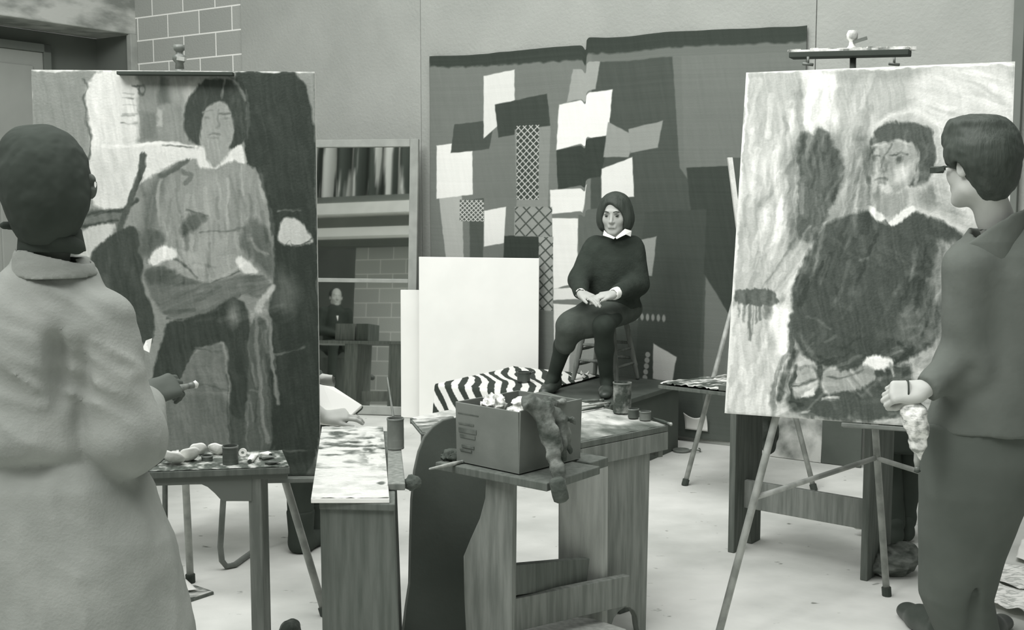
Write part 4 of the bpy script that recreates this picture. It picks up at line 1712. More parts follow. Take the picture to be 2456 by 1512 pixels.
wall_(bn, bn + e1, 'carton_side', .004)
wall_(bn, bn + e2, 'carton_side', .006, BH + .004)
wall_(bn + e1, bn + e1 + e2, 'carton_side', .004)
wall_(bn + e2, bn + e1 + e2, 'carton_side', .004)
b = MB()                               # faded print on the front face
fn = unit(np.cross(e1, V(0, 0, 1)))
if fn[1] > 0:
    fn = -fn
for (s0_, s1_, z0, z1) in ((.70, .95, .118, .124), (.66, .95, .094, .108), (.68, .93, .078, .088), (.70, .9, .048, .056), (.74, .93, .036, .042),
                         (.62, .96, .150, .154)):
    b.prism([bn + e1 * s0_ + V(0, 0, z0) + fn * .004, bn + e1 * s1_ + V(0, 0, z0) + fn * .004,
             bn + e1 * s1_ + V(0, 0, z1) + fn * .0045, bn + e1 * s0_ + V(0, 0, z1) + fn * .0045], -fn * .0035)
b.build('faded_print', mat('print_ink', 88, 110, sc=30), box)

# crumpled white paper and rag in the carton
def crumple(name, c, r, m, label, cat, amp=.02, fr=30, res=.005, group=None, sq=(1, 1, .8)):
    S = SDF()
    S.ell(c, (r * sq[0], r * sq[1], r * sq[2]))
    rs_ = random.random() * 50

    def nzf(P):
        a = fbm(P * fr + rs_, 3)
        return amp * 2 * np.abs(a - .5) * 2 - amp * .6
    o = sdfobj(name, S, [(V(*c) - r * 1.5, V(*c) + r * 1.5, res)], m, None, nzf)
    return tag(o, label, cat, group)


cc_ = bn + e2 * .35 + e1 * .25 + V(0, 0, BH - .02)
crumple('crumpled_paper', cc_, .05, 'rag_white', 'ball of crumpled whitish paper at the front corner of the carton', 'paper', .016, 40, .004)
cc_ = bn + e1 * .75 + e2 * .35 + V(0, 0, BH - .012)
crumple('crumpled_paper', cc_, .036, 'rag_white', 'smaller crumpled wad at the left corner inside the carton', 'paper', .014, 45, .004)
cc_ = bn + e1 * .5 + e2 * .6 + V(0, 0, BH * .45)
crumple('rag_heap', cc_, .060, 'rag_dark', 'dark rag filling the bottom of the carton', 'rag', .03, 22, .006)

# long stained rag hanging over the carton and off the bench
S = SDF()
Yr = 3.31
path = [at(1268, 968, Yr - .03), at(1300, 985, 3.29), at(1318, 1040, 3.27), at(1330, 1090, 3.25), at(1338, 1130, 3.23), at(1344, 1175, 3.22)]
rad = [.026, .030, .024, .021, .019, .017]
for i in range(len(path) - 1):
    S.cone(path[i], path[i + 1], rad[i], rad[i + 1], k=.01)
S.cone(at(1310, 985, 3.31), at(1372, 1010, 3.36), .022, .012, k=.012)
S.cone(at(1330, 1000, 3.31), at(1370, 1085, 3.34), .02, .012, k=.01)
S.cone(at(1345, 1010, 3.31), at(1352, 1100, 3.30), .02, .009, k=.01)
S.cone(at(1290, 975, 3.32), at(1350, 965, 3.44), .02, .012, k=.012)
lo = at(1240, 1230, 3.2) - V(.03, .08, .02)
hi = at(1400, 920, 3.5) + V(.03, .08, .05)
o = sdfobj('hanging_rag', S, [(lo, hi, .005)], 'rag', None, lambda P: .030 * (fbm(P @ np.array([[55, 10, 0], [0, 50, 10], [12, 0, 18]]), 3) - .5))
tag(o, 'stained rag draped over the carton and hanging below the bench top', 'rag')
b = MB()
pA, pB = at(1334, 1148, 3.19), at(1348, 1205, 3.19)
b.lathe([(0, 0), (.017, .0), (.0225, .008), (.0235, .05), (.022, .064), (.014, .07), (0, .07)], pA, pB - pA)
o = b.build('rag_roll', 'rag_dark', smooth=True)
tag(o, 'dark rolled end of cloth dangling under the stained rag', 'rag')

# brushes lying on the cross board, left of the carton
def brush(label, p, q, r=.004, m='wood_light', tipm='rag_dark', group=None, tip=.03, flat=False):
    t = T('paintbrush', label, 'paintbrush', p, group)
    d = unit(q - p)
    Ln = np.linalg.norm(q - p)
    b = MB()
    pts = [p + d * Ln * x for x in (0, .02, .3, .6, .8)]
    b.tube(pts, [r * .35, r * .6, r * .9, r * 1.25, r * .9], 8)
    b.build('handle', m, t, smooth=True)
    b = MB()
    b.tube([p + d * Ln * .79, p + d * Ln * .9], [r * 1.0, r * 1.15], 8)
    b.build('ferrule', 'steel', t, smooth=True)
    b = MB()
    b.tube([p + d * Ln * .9, p + d * Ln * .95, q], [r * 1.1, r * 1.4, r * .3], 8)
    b.build('bristles', tipm, t, smooth=True)
    return t


brush('pale brush handle sticking out left from under the carton', hz(1030, 1123, TZ + .006) + V(0, -.015, 0), hz(1125, 1102, TZ + .006) + V(0, -.015, 0), .0055)
crumple('paint_rag', hz(1083, 1093, TZ + .015), .024, 'rag_dark', 'small dark paint rag beside the carton on the bench', 'rag', .012, 50, .004, sq=(1.3, 1, .7))

# --- painting table behind the bench (square top turned 45 degrees)
t_n, t_r, t_b, t_l = V(.06, 3.62, 0), V(.562, 4.06, 0), V(.13, 4.80, 0), V(-.38, 4.20, 0)
tabB = T('work_table', 'square paint-crusted work table behind the carton, deep end panel with arched foot', 'table', (t_n + t_b) / 2)
b = MB()
b.prism([p + V(0, 0, .722) for p in (t_n, t_r, t_b, t_l)], V(0, 0, .022))
b.build('table_top', 'wood_dark', tabB, bevel=.003)
ctr = (t_n + t_r + t_b + t_l) / 4


def topfn(U, W):
    P = (t_n * 1)[None, None] * ((1 - U) * (1 - W))[..., None] + t_r * (U * (1 - W))[..., None] + t_b * (U * W)[..., None] + \
        t_l * ((1 - U) * W)[..., None]
    P = ctr + (P - ctr) * .985
    P[..., 2] = .7445 + .004 * (fbm(np.stack([U * 22, W * 22, U * 0], -1), 3) - .3)
    return P


def toppic(seed, lo_, hi_, sx, sy, thr=.5, gain=4.0, dark=None):
    def f(U, W):
        p = Pic(U * 600, W * 800, 150, seed)
        n = fbm(np.stack([U * sx, W * sy, U * 0 + seed], -1), 4)
        m2 = fbm(np.stack([U * sx * 3, W * sy * 1.2, U * 0 + seed + 9], -1), 3)
        a = np.clip((n - thr) * gain + .5, 0, 1)
        p.I = lo_ + (hi_ - lo_) * a + 40 * (m2 - .5)
        if dark:
            for (cx, cy, r, v) in dark:
                p.ell(cx, cy, r, r * .8, v, soft=6, wob=8, al=.85)
        return p.rgb()
    return f


def tfront(U, W):
    I = toppic(5, 96, 238, 7, 5, .5, 3)
    return I(U, W)


pgrid('paint_crust', topfn, 200, 240, toppic(5, 92, 200, 6, 5, .54, 3.2), paintmat('wet_paint', .4, .5, 60), tabB)
e_nr = unit(t_r - t_n)
e_nb = unit(V(-e_nr[1], e_nr[0], 0))
W_nr = np.linalg.norm(t_r - t_n)
p0_, p1_ = .60, W_nr - .012             # end panel towards the right corner


def s_at(x):                            # where pixel column x meets the front-right side
    lo_, hi_ = 0.0, 1.2
    for _ in range(40):
        m_ = (lo_ + hi_) / 2
        P = t_n + e_nr * m_
        X, _y = world_px(V(P[0], P[1], .4))
        if X < x:
            lo_ = m_
        else:
            hi_ = m_
    return lo_


sa, sb = s_at(1440), s_at(1563)
arc = [(sb - .012, 0), (sb - .045, 0)]
for k in range(9):
    a = math.pi * k / 8
    arc.append(((sa + sb) / 2 + .004 + math.cos(a) * (sb - sa) * .28, .03 + .085 * math.sin(a)))
arc += [(sa + .02, 0), (sa, 0), (sa, .722), (sb, .722)]
outline_panel('end_panel', arc, t_n + e_nb * .01, e_nr, e_nb * .03, 'wood', tabB)
b = MB()
b.prism([t_n + e_nr * s + e_nb * .0 + V(0, 0, z) for s, z in ((s_at(1300), .655), (W_nr, .655), (W_nr, .721), (s_at(1300), .721))], e_nb * .012)
b.build('apron', 'wood', tabB, bevel=.002)
rb = unit(t_b - t_r)
rn_ = V(rb[1], -rb[0], 0)
b = MB()
b.beam(t_r + rb * .01 + V(0, 0, .672) + unit(ctr - t_r) * .02, t_r + rb * .5 + V(0, 0, .672) + unit(ctr - t_r) * .02, .02, .096)
b.build('apron', 'wood', tabB, bevel=.002)
b = MB()
for P in (t_r + (t_b - t_r) * .22, t_r + (t_b - t_r) * .72, t_l + unit(t_n - t_l) * .04):
    q = P + unit(ctr - P) * .06
    b = MB()
    b.box(q + V(0, 0, .361), (.06, .06, .72), (e_nr, e_nb, (0, 0, 1)))
    b.build('leg', 'wood_dark', tabB, bevel=.003)

# things on the work table
def tin(name, label, c, r, h, m='tin', cat='tin can', group=None, rim=True, fill=True):
    t = T(name, label, cat, c, group)
    b = MB()
    th = .0016
    prof = [(0, .001), (r, .001), (r * 1.02, .004), (r, .008)]
    if h > .05:
        for q in (.3, .34, .66, .70):
            prof.append((r * (1.012 if q in (.3, .66) else 1.0), h * q))
    prof += [(r, h - .006), (r * 1.03, h - .004), (r * 1.03, h), (r - th * 2, h), (r - th * 2, h * .25)]
    if fill:
        prof += [(0, h * .25)]
    b.lathe(prof, c, n=32)
    b.build('can_body', m, t, smooth=False)
    b = MB()
    b.lathe([(r * .99, h - .005), (r * 1.05, h - .004), (r * 1.05, h + .0015), (r * .97, h + .0015)], c, n=32)
    b.build('can_rim', 'steel', t, smooth=True)
    return t


TT = .7485
tin('paint_can', 'tall paint-splashed can at the back of the work table below the model', hz(1492, 990, TT), .034, .115, 'mess_dark')
tin('small_tin', 'small dark tin beside the tall can on the work table', hz(1519, 1003, TT), .020, .034, 'tin_dark', 'tin', None)
tin('small_tin', 'small tin with a pale rim nearest the right corner of the work table', hz(1547, 1008, TT), .021, .032, 'tin', 'tin', None)
brush('dark brush on the right corner of the work table', hz(1565, 1003, TT + .006), hz(1612, 1019, TT + .006), .005, 'black', 'mess_dark')
for k, (xa, ya, xb, yb, mm, lb) in enumerate((
        (1395, 985, 1462, 972, 'black', 'black-handled brush lying between carton and tall can'),
        (1392, 975, 1466, 966, 'wood_light', 'pale brush above the black one on the work table'),
        (1388, 963, 1450, 960, 'wood_dark', 'brown brush furthest back on the work table'))):
    brush(lb, hz(xa, ya, TT + .006), hz(xb, yb, TT + .006), .005, mm, 'mess_dark')

# palette on the left corner of the work table
p = [hz(*a, TT + .004) for a in ((984, 1014), (1088, 1004), (1100, 1030), (1090, 1052), (1010, 1046))]
pal = T('palette', 'smeared palette sticking out left over the curved black board', 'palette', sum(p) / 5)
b = MB()
b.prism(p, V(0, 0, .008))
b.build('palette_board', 'wood_dark', pal, bevel=.002)
b = MB()
c5 = sum(p) / 5
pp = [c5 + (q - c5) * .93 + V(0, 0, .0085) for q in p]
b.prism(pp, V(0, 0, .003))
b.build('paint_smear', 'mess_mid', pal)

# --- curved black board between the benches
Yb = 3.74
left_e = [(966, 1540), (975, 1460), (984, 1400), (986, 1300), (989, 1200), (996, 1130), (1006, 1085), (1020, 1050), (1040, 1026), (1064, 1010), (1090, 1004)]
right_e = [(1200, 1000), (1210, 1150), (1190, 1300), (1180, 1540)]
P = [at(x, y, Yb) for x, y in left_e] + [at(x, y, Yb) for x, y in right_e]
P = [V(960 * 0 + at(958, 1600, Yb)[0], Yb, 0)] + P + [V(at(1178, 1600, Yb)[0], Yb, 0)]
cv = T('curved_board', 'tall black board with a curved left shoulder standing between the benches', 'board', (P[0] + P[-1]) / 2)
b = MB()
b.prism(P, V(.004, .018, 0))
b.build('board_panel', 'board_dark', cv, bevel=.001)
edge = P[:12]
b = MB()
b.tube([q + V(-.002, .006, 0) for q in edge], .006, 8)
b.build('board_rim', 'board_rim', cv, smooth=True)

# --- narrow bench at the left carrying the white palette slab
D0, D1 = hz(768, 1206, .735), hz(962, 1200, .735)
dd = unit(V(-.10, 1, 0))
nb_ = T('bench', 'narrow dark bench whose end panel faces us, white paint slab on top', 'bench', V((D0 + D1)[0] / 2, 3.3, 0))
xl, xr = D0[0], D1[0]
b = MB()
z0 = .72
q = [V(xl + .0, 3.02, z0), V(xr - .01, 3.0, z0), V(xr - .01, 3.0, z0) + dd * .98, V(xl, 3.02, z0) + dd * .98]
b.prism(q, V(0, 0, .02))
b.build('bench_top', 'wood_dark', nb_, bevel=.003)
b = MB()
b.prism([V(xl + .0, 3.03, z0), V(xr - .015, 3.01, z0), V(xr + .004, 3.01, 0), V(xl + .002, 3.03, 0)], V(0, .03, 0))
b.build('end_panel', 'wood_dark', nb_, bevel=.002)
b = MB()
b.prism([V(xl + .0, 3.03, z0) + dd * .86, V(xr - .015, 3.01, z0) + dd * .86, V(xr + .004, 3.01, 0) + dd * .86, V(xl + .002, 3.03, 0) + dd * .86], V(0, .03, 0))
b.build('end_panel', 'wood_dark', nb_, bevel=.002)
b = MB()
b.beam(V((xl + xr) / 2, 3.06, .3), V((xl + xr) / 2, 3.06, .3) + dd * .8, .03, .09)
b.build('rail', 'wood_dark', nb_, bevel=.002)
# plank carrying the can
pk = [hz(x, y, .752) for x, y in ((930, 1168), (972, 1168), (962, 1078), (930, 1078))]
b = MB()
b.prism([V(p_[0], p_[1], .741) for p_ in pk], V(0, 0, .02))
o = b.build('plank', 'wood', bevel=.003)
tag(o, 'short wooden plank beside the white paint slab, tin can at its far end', 'plank')
sl = [hz(x, y, .745) for x, y in ((746, 1204), (934, 1204), (919, 1030), (772, 1030))]
sl0 = T('paint_slab', 'long white palette slab smeared with grey paint on the left bench', 'palette', sum(sl) / 4)
b = MB()
b.prism([V(p_[0], p_[1], .741) for p_ in sl], V(0, 0, .012))
b.build('slab_board', 'paper', sl0, bevel=.001)


def slabfn(U, W):
    P = sl[0] * ((1 - U) * (1 - W))[..., None] + sl[1] * (U * (1 - W))[..., None] + sl[2] * (U * W)[..., None] + sl[3] * ((1 - U) * W)[..., None]
    c = sum(sl) / 4
    P = c + (P - c) * .995
    P[..., 2] = .754 + .005 * (fbm(np.stack([U * 12, W * 50, U * 0], -1), 3) - .3)
    return P


def slabpic(U, W):
    p = Pic(U * 200, W * 900, 232, 31)
    n = fbm(np.stack([U * 4, W * 30, U * 0 + 2], -1), 4)
    p.I = 206 - 124 * np.clip((n - .50) * 4.5, 0, 1) * np.clip((W - .14) * 2.2, .15, 1)
    m = fbm(np.stack([U * 9, W * 18, U * 0 + 5], -1), 3)
    k = np.clip(1 - np.hypot((U - .8) / .3, (W - .62) / .34), 0, 1)
    p.I = p.I - 150 * np.clip((m - .45) * 5, 0, 1) * k
    p.ell(182, 150, 12, 14, 90, soft=4, wob=4)
    p.poly([(0, 860), (90, 850), (150, 905), (0, 905)], 150, soft=10, al=.6)
    return p.rgb()


pgrid('paint_smear', slabfn, 90, 320, slabpic, paintmat('wet_paint', .4, .5, 60), sl0)
tc_ = hz(949, 1077, .762)
tin('tin_can', 'tall ribbed tin can with a brush in it on the left bench', tc_, .0265, .098, 'tin')
brush('long brush standing in the tin can on the left bench', at(929, 905, tc_[1] + .1), tc_ + V(.004, -.005, .03), .0035, 'wood', 'rag_dark')
crumple('paint_rag', hz(978, 1142, .76) + V(.012, 0, -.02), .025, 'rag_dark', 'dark knotted rag hanging at the right edge of the plank', 'rag', .008, 40, .004)

# --- painting desk in front of the left easel
dk = [hz(x, y, TZ) for x, y in ((300, 1135), (695, 1121), (678, 1082), (360, 1088))]
dk[3] = hz(330, 1088, TZ)
desk = T('desk', 'dark desk with a curved apron crowded with paint tubes, in front of the left painting', 'desk', sum(dk) / 4)
b = MB()
b.prism([V(p_[0], p_[1], TZ - .022) for p_ in dk], V(0, 0, .022))
b.build('desk_top', 'wood_dark', desk, bevel=.003)
Yd = hz(600, 1128, TZ)[1]
fr_ = [(300, 1136), (300, 1172), (345, 1167), (440, 1164), (478, 1162), (495, 1168), (515, 1184), (534, 1202), (604, 1203), (690, 1200), (690, 1126)]


def dpt(x, y):                         # on the desk front plane
    a, c_ = dk[0], dk[1]
    d = ray(x, y)
    e = unit(V(c_[0] - a[0], c_[1] - a[1], 0))
    n = V(-e[1], e[0], 0)
    t = ((a - V(0, 0, EYE)) @ n + .012) / (d @ n)
    return V(0, 0, EYE) + d * t


FR = [dpt(x, y) for x, y in fr_ if x <= 610]
e_ = unit(V(*(dk[1] - dk[0])[:2], 0))
nf = V(-e_[1], e_[0], 0)
FR = [dpt(x, y) for x, y in ((300, 1143), (300, 1172), (345, 1167), (440, 1164), (468, 1161), (482, 1162), (498, 1169), (515, 1184), (527, 1197), (536, 1203), (604, 1203), (604, 1134))]
for i in (0, -1):
    FR[i][2] = TZ - .023
b = MB()
b.prism(FR, nf * .018)
b.build('apron', 'door_darker', desk, bevel=.001)
b = MB()
b.prism([dpt(604, 1150), dpt(690, 1150), V(*dpt(690, 1150)[:2], TZ - .023), V(*dpt(604, 1150)[:2], TZ - .023)], nf * .018)
b.build('apron', 'door_darker', desk, bevel=.001)
for (x, yb_, off) in ((611, 1560, 0), (315, 1560, 0), (622, 1560, .26), (345, 1560, .26)):
    q = dpt(x, 1300)
    if off:
        q = hz(x, 1096, TZ)
    b = MB()
    b.box(V(q[0], q[1] + .022, (TZ - .023) / 2), (.038, .038, TZ - .023), (e_, nf, (0, 0, 1)))
    b.build('leg', 'wood', desk, bevel=.003)

cdk = sum(dk) / 4


def deskfn(U, W):
    P = dk[0] * ((1 - U) * (1 - W))[..., None] + dk[1] * (U * (1 - W))[..., None] + dk[2] * (U * W)[..., None] + dk[3] * ((1 - U) * W)[..., None]
    P = cdk + (P - cdk) * .99
    P[..., 2] = TZ + .0006 + .003 * fbm(np.stack([U * 30, W * 18, U * 0], -1), 3)
    return P


pgrid('paint_crust', deskfn, 220, 80, toppic(14, 82, 176, 22, 9, .57, 5), paintmat('wet_paint', .4, .5, 60), desk)
# tubes, crusts and jars on the desk
def paint_tube(label, p, q, r, m='tube_white', group=None):
    t = T('paint_tube', label, 'paint tube', (p + q) / 2, group)
    d = unit(q - p)
    L = np.linalg.norm(q - p)
    s = unit(np.cross(d, V(0, 0, 1)))
    u = np.cross(s, d)
    rows = []
    vs, fs = [], []
    n = 14
    st = [(0, 1.3, .10), (.08, 1.3, .14), (.35, 1.15, .65), (.6, 1.02, .95), (.82, 1, 1), (.87, .45, .45), (.9, .4, .4)]
    for (x, a, c_) in st:
        for k in range(n):
            th = 2 * math.pi * k / n
            rip = 1 + .08 * math.sin(5 * th + x * 9)
            vs.append(p + d * L * x + s * math.cos(th) * r * a * rip + u * (math.sin(th) * r * c_ * rip + r * .0))
    for i in range(len(st) - 1):
        for k in range(n):
            fs.append((i * n + k, i * n + (k + 1) % n, (i + 1) * n + (k + 1) % n, (i + 1) * n + k))
    fs += [tuple(range(n - 1, -1, -1)), tuple((len(st) - 1) * n + k for k in range(n))]
    MB().add(vs, fs).build('tube_body', m, t, smooth=True)
    b = MB()
    b.tube([p + d * L * .89, q], r * .55, 10)
    b.build('cap', 'black', t)
    return t


def shell(label, c, r, tilt, yaw, m='tube_white', cat='paint dish'):
    """a shallow crumpled dish lying tilted"""
    t = T('paint_dish', label, cat, c)
    rs_ = random.random() * 20
    R0 = rotm((math.cos(yaw), math.sin(yaw), tilt))

    def f(u, v):
        a = u * 2 * math.pi
        rr = v * r * 1.25 * (1 + .10 * math.sin(2 * a + rs_) + .05 * math.sin(3 * a))
        z = r * .6 * (v ** 2.2) + .0015 * math.sin(a * 5 + rs_) * v
        return c + V(0, 0, r * .25 + .004) + R0 @ V(rr * math.cos(a), rr * math.sin(a), -z * -1)
    b = MB()
    b.grid(f, 28, 8)
    b.build('dish', m, t, smooth=True, solid=.002)
    return t


shell('crushed white paint dish furthest left among the desk clutter', hz(410, 1116, TZ + .004), .030, .9, -1.9)
shell('white dish lying tipped with a dark hollow, second from the left on the desk', hz(456, 1108, TZ + .004), .027, 1.0, -1.2)
shell('pale round dish standing behind the tipped one on the desk', hz(474, 1092, TZ + .004), .022, 1.6, -1.5)
shell('white bowl half hidden behind the dark jar on the desk', hz(520, 1092, TZ + .004), .022, 1.6, -1.6)
tin('dark_jar', 'squat dark jar at the front of the desk', hz(553, 1114, TZ + .001), .0235, .056, 'tin_dark', 'jar')
tin('small_tin', 'low dark tin between the white dishes on the desk', hz(497, 1106, TZ + .001), .017, .016, 'tin_dark', 'tin')
c = hz(583, 1096, TZ + .002)
t = T('tape_roll', 'small white ring of tape right of the dark jar on the desk', 'tape', c)
b = MB()
b.lathe([(.005, 0), (.0125, 0), (.0125, .012), (.005, .012), (.005, 0)], c + V(0, 0, .0145), (0.15, -1, .1))
b.build('ring', 'tube_white', t, smooth=False)
paint_tube('white paint tube right of the tape ring, nozzle towards us', hz(612, 1088, TZ + .010), hz(598, 1108, TZ + .010), .010)
paint_tube('grey paint tube lying near the right end of the desk', hz(660, 1095, TZ + .009), hz(622, 1100, TZ + .009), .008, 'steel')
paint_tube('dark paint tube along the right front edge of the desk', hz(672, 1108, TZ + .008), hz(636, 1112, TZ + .008), .007, 'tin_dark')
paint_tube('pale squeezed tube upright behind the right tubes on the desk', hz(628, 1086, TZ + .012), hz(650, 1092, TZ + .012), .009)
paint_tube('small tube lying behind the squat jar', hz(540, 1088, TZ + .008), hz(576, 1086, TZ + .010), .007, 'steel')
brush('brush lying at the left of the desk beside the smock', hz(352, 1128, TZ + .006), hz(392, 1098, TZ + .006), .006, 'wood')
brush('second thicker brush at the left of the desk pointing to the smock', hz(340, 1126, TZ + .006), hz(380, 1100, TZ + .006), .007, 'wood_light')
crumple('paint_blob', hz(383, 1092, TZ + .014), .020, 'mess_mid', 'dried lump of paint behind the brushes on the desk', 'paint', .012, 60, .003)
crumple('paint_blob', hz(424, 1094, TZ + .012), .016, 'mess_light', 'dried pale lump of paint between the white dishes', 'paint', .012, 60, .003)

# --- bench under the right painting
c0, c1 = on_floor(1745, 1325), on_floor(2062, 1392)
cdir = unit(c1 - c0)
pdir = V(-cdir[1], cdir[0], 0)
if pdir[1] < 0:
    pdir = -pdir
rbn = T('bench', 'plank bench with V-notched legs under the right-hand painting', 'bench', (c0 + c1) / 2 + pdir * .13)
for (o_, nm) in ((c0, 0), (c1, 1)):
    wd = .26
    outl = [(0, 0), (.085, 0), (.10, .035), (wd / 2, .15), (wd - .10, .035), (wd - .085, 0), (wd, 0), (wd - .0, .72), (0, .72)]
    b = MB()
    b.prism([o_ + pdir * s + V(0, 0, z) for s, z in outl], cdir * .03)
    b.build('leg', 'wood_dark', rbn, bevel=.003)
b = MB()
b.prism([c0 + pdir * (-.02) - cdir * .05 + V(0, 0, .721), c1 + pdir * (-.02) + cdir * .15 + V(0, 0, .721),
         c1 + pdir * .29 + cdir * .15 + V(0, 0, .721), c0 + pdir * .29 - cdir * .05 + V(0, 0, .721)], V(0, 0, .025))
b.build('bench_top', 'wood_dark', rbn, bevel=.003)
b = MB()
b.beam(c0 + pdir * .10 + V(0, 0, .25) + cdir * .03, c1 + pdir * .10 + V(0, 0, .25), .025, .125)
b.build('rail', 'wood', rbn, bevel=.002)
# ---------------------------------------------------------------- boards at the back, small easel, floor litter
def lean_board(label, bl_, br_, h, m, lean=.12, th=.02, name='board', cat='board'):
    A, B = on_floor(*bl_), on_floor(*br_)
    A[2] = B[2] = .002
    d = unit(B - A)
    nb = V(-d[1], d[0], 0)
    if nb[1] < 0:
        nb = -nb
    u = unit(V(0, 0, 1) + nb * lean)
    t = T(name, label, cat, (A + B) / 2)
    b = MB()
    b.prism([A, B, B + u * h, A + u * h], nb * th)
    b.build('board_panel', m, t, bevel=.003)
    b = MB()
    b.prism([A + nb * th + d * .01, B + nb * th - d * .01, B + nb * (th + .012) - d * .01 + u * .04, A + nb * (th + .012) + d * .01 + u * .04], nb * .012)
    b.build('batten', 'frame_wood', t)
    return t


lean_board('pale blotchy board leaning at the foot of the back wall', (1846, 1096), (1968, 1112), .62, 'blotch')
lean_board('dark grey board leaning right of the pale blotchy one', (1969, 1112), (2064, 1124), .66, 'trousers', .02)
# dark cloth bundle hanging from the bench end
S = SDF()
c = at(1838, 1035, 5.24)
S.ell(c, (.055, .05, .075)).ell(c + V(.01, 0, -.06), (.035, .04, .05)).cone(c + V(0, 0, .05), c0 + pdir * .29 + cdir * .12 + V(0, 0, .73), .03, .02)
o = sdfobj('cloth_bundle', S, [(c - V(.12, .12, .16), c + V(.12, .12, .32), .007)], 'rag_dark', None, lambda P: .03 * (fbm(P * V(24, 24, 12), 3) - .5))
tag(o, 'dark bundle of cloth hanging off the bench behind the right painting', 'cloth')

# small easel beyond the platform
e2 = T('easel', 'pole-legged easel standing beyond the platform, half hidden by the right painting', 'easel', (1.25, 6.3, 0))
f1 = on_floor(1642, 1165)
ap = at(1800, 575, 6.45)
leg('leg', ap, f1, .014, 'easel_metal', e2)
leg('leg', ap, V(1.62, 6.02, 0), .014, 'easel_metal', e2)
leg('leg', ap, V(1.42, 6.72, 0), .014, 'easel_metal', e2)
b = MB()
b.tube([ap - V(0, 0, .1), at(1792, 380, 6.47)], .012, 8)
b.build('mast', 'steel', e2, smooth=True)
b = MB()
b.beam(at(1748, 930, 6.25), at(1900, 930, 6.15), .06, .015)
b.build('tray', 'steel', e2)
# its dark canvas, pale edge towards us
P4 = [at(1746, 378, 6.38), at(1769, 560, 6.34), at(2010, 560, 6.25), at(1990, 378, 6.29)]
t = T('canvas', 'dark canvas with a pale left edge on the far easel', 'canvas', (P4[1] + P4[2]) / 2)
b = MB()
b.prism([P4[0] + V(.02, 0, 0), P4[1] + V(.02, 0, 0), P4[2], P4[3]], V(0, .03, 0))
b.build('canvas_face', 'board_dark', t, bevel=.002)
b = MB()
b.prism([P4[0], P4[1], P4[1] + V(.026, -.003, 0), P4[0] + V(.026, -.003, 0)], V(0, .034, 0))
b.build('canvas_edge', 'canvas_edge', t, bevel=.002)
# paint-crusted palette table top beside it
pp = [at(1578, 923, 6.02), at(1745, 941, 5.80), at(1860, 925, 6.0), at(1690, 903, 6.4)]
zz = sum(p_[2] for p_ in pp) / 4
pp = [hz(1578, 924, zz), hz(1745, 943, zz), hz(1880, 930, zz), hz(1770, 902, zz)]
t = T('palette', 'paint-crusted palette board held out level by the far easel', 'palette', sum(pp) / 4)
b = MB()
b.prism(pp, V(0, 0, -.018))
b.build('palette_board', 'wood_dark', t, bevel=.002)
c4 = sum(pp) / 4


def palfn(U, W):
    P = pp[0] * ((1 - U) * (1 - W))[..., None] + pp[1] * (U * (1 - W))[..., None] + pp[2] * (U * W)[..., None] + pp[3] * ((1 - U) * W)[..., None]
    P = c4 + (P - c4) * .98
    P[..., 2] = zz + .004 + .016 * fbm(np.stack([U * 30, W * 12, U * 0], -1), 3) * 1.2
    return P


pgrid('paint_crust', palfn, 140, 60, toppic(8, 84, 226, 14, 5, .5, 5), paintmat('wet_paint', .4, .5, 60), t)
brush('pale brush lying on the far palette board', hz(1716, 905, zz + .026), hz(1775, 896, zz + .026), .006)

# crumpled paper bag under the right bench
S = SDF()
c = hz(2142, 1378, .0) + V(0, 0, .055)
S.ell(c, (.085, .07, .055)).ell(c + V(.05, .02, .02), (.06, .05, .05)).ell(c + V(-.05, -.02, -.02), (.055, .05, .03))
S.plane(c + V(0, 0, -.054), (0, 0, -1))
o = sdfobj('paper_bag', S, [(c - V(.19, .15, .058), c + V(.19, .16, .12), .006)], 'bag', None,
           lambda P: .04 * np.abs(fbm(P @ np.array([[16, 6, 0], [4, 22, 8], [10, 0, 20]]), 2) - .5) * 2 - .012)
tag(o, 'crumpled dark paper bag on the floor by the right bench leg', 'bag')

# newspapers and white sheets at the lower right
def sheet(name, label, quad, m, z=.006, amp=.012, cat='paper', group=None, seed=0, nu=16, nv=12):
    Q = [hz(x, y, z) for x, y in quad]
    b = MB()

    def f(u, v):
        p = Q[0] * (1 - u) * (1 - v) + Q[1] * u * (1 - v) + Q[2] * u * v + Q[3] * (1 - u) * v
        return p + V(0, 0, amp * float(fbm(np.array([[u * 4 + seed, v * 4, seed]]), 2)[0]))
    b.grid(f, nu, nv)
    o = b.build(name, m, None, smooth=True, solid=.0012)
    return tag(o, label, cat, group)


sheet('newspaper', 'crumpled newspaper sheet on the floor at the lower right edge', [(2376, 1400), (2500, 1440), (2520, 1390), (2386, 1352)], 'newsprint', .006, .03, 'newspaper', seed=1)
sheet('newspaper', 'second newspaper lying nearer, just beyond the right painter\'s shoe', [(2360, 1448), (2470, 1482), (2520, 1440), (2378, 1400)], 'newsprint', .02, .03, 'newspaper', seed=5)
sheet('paper_sheet', 'plain white sheet standing out above the newspapers at the right edge', [(2436, 1345), (2520, 1370), (2530, 1310), (2450, 1300)], 'paper', .006, .02, 'paper', seed=9)

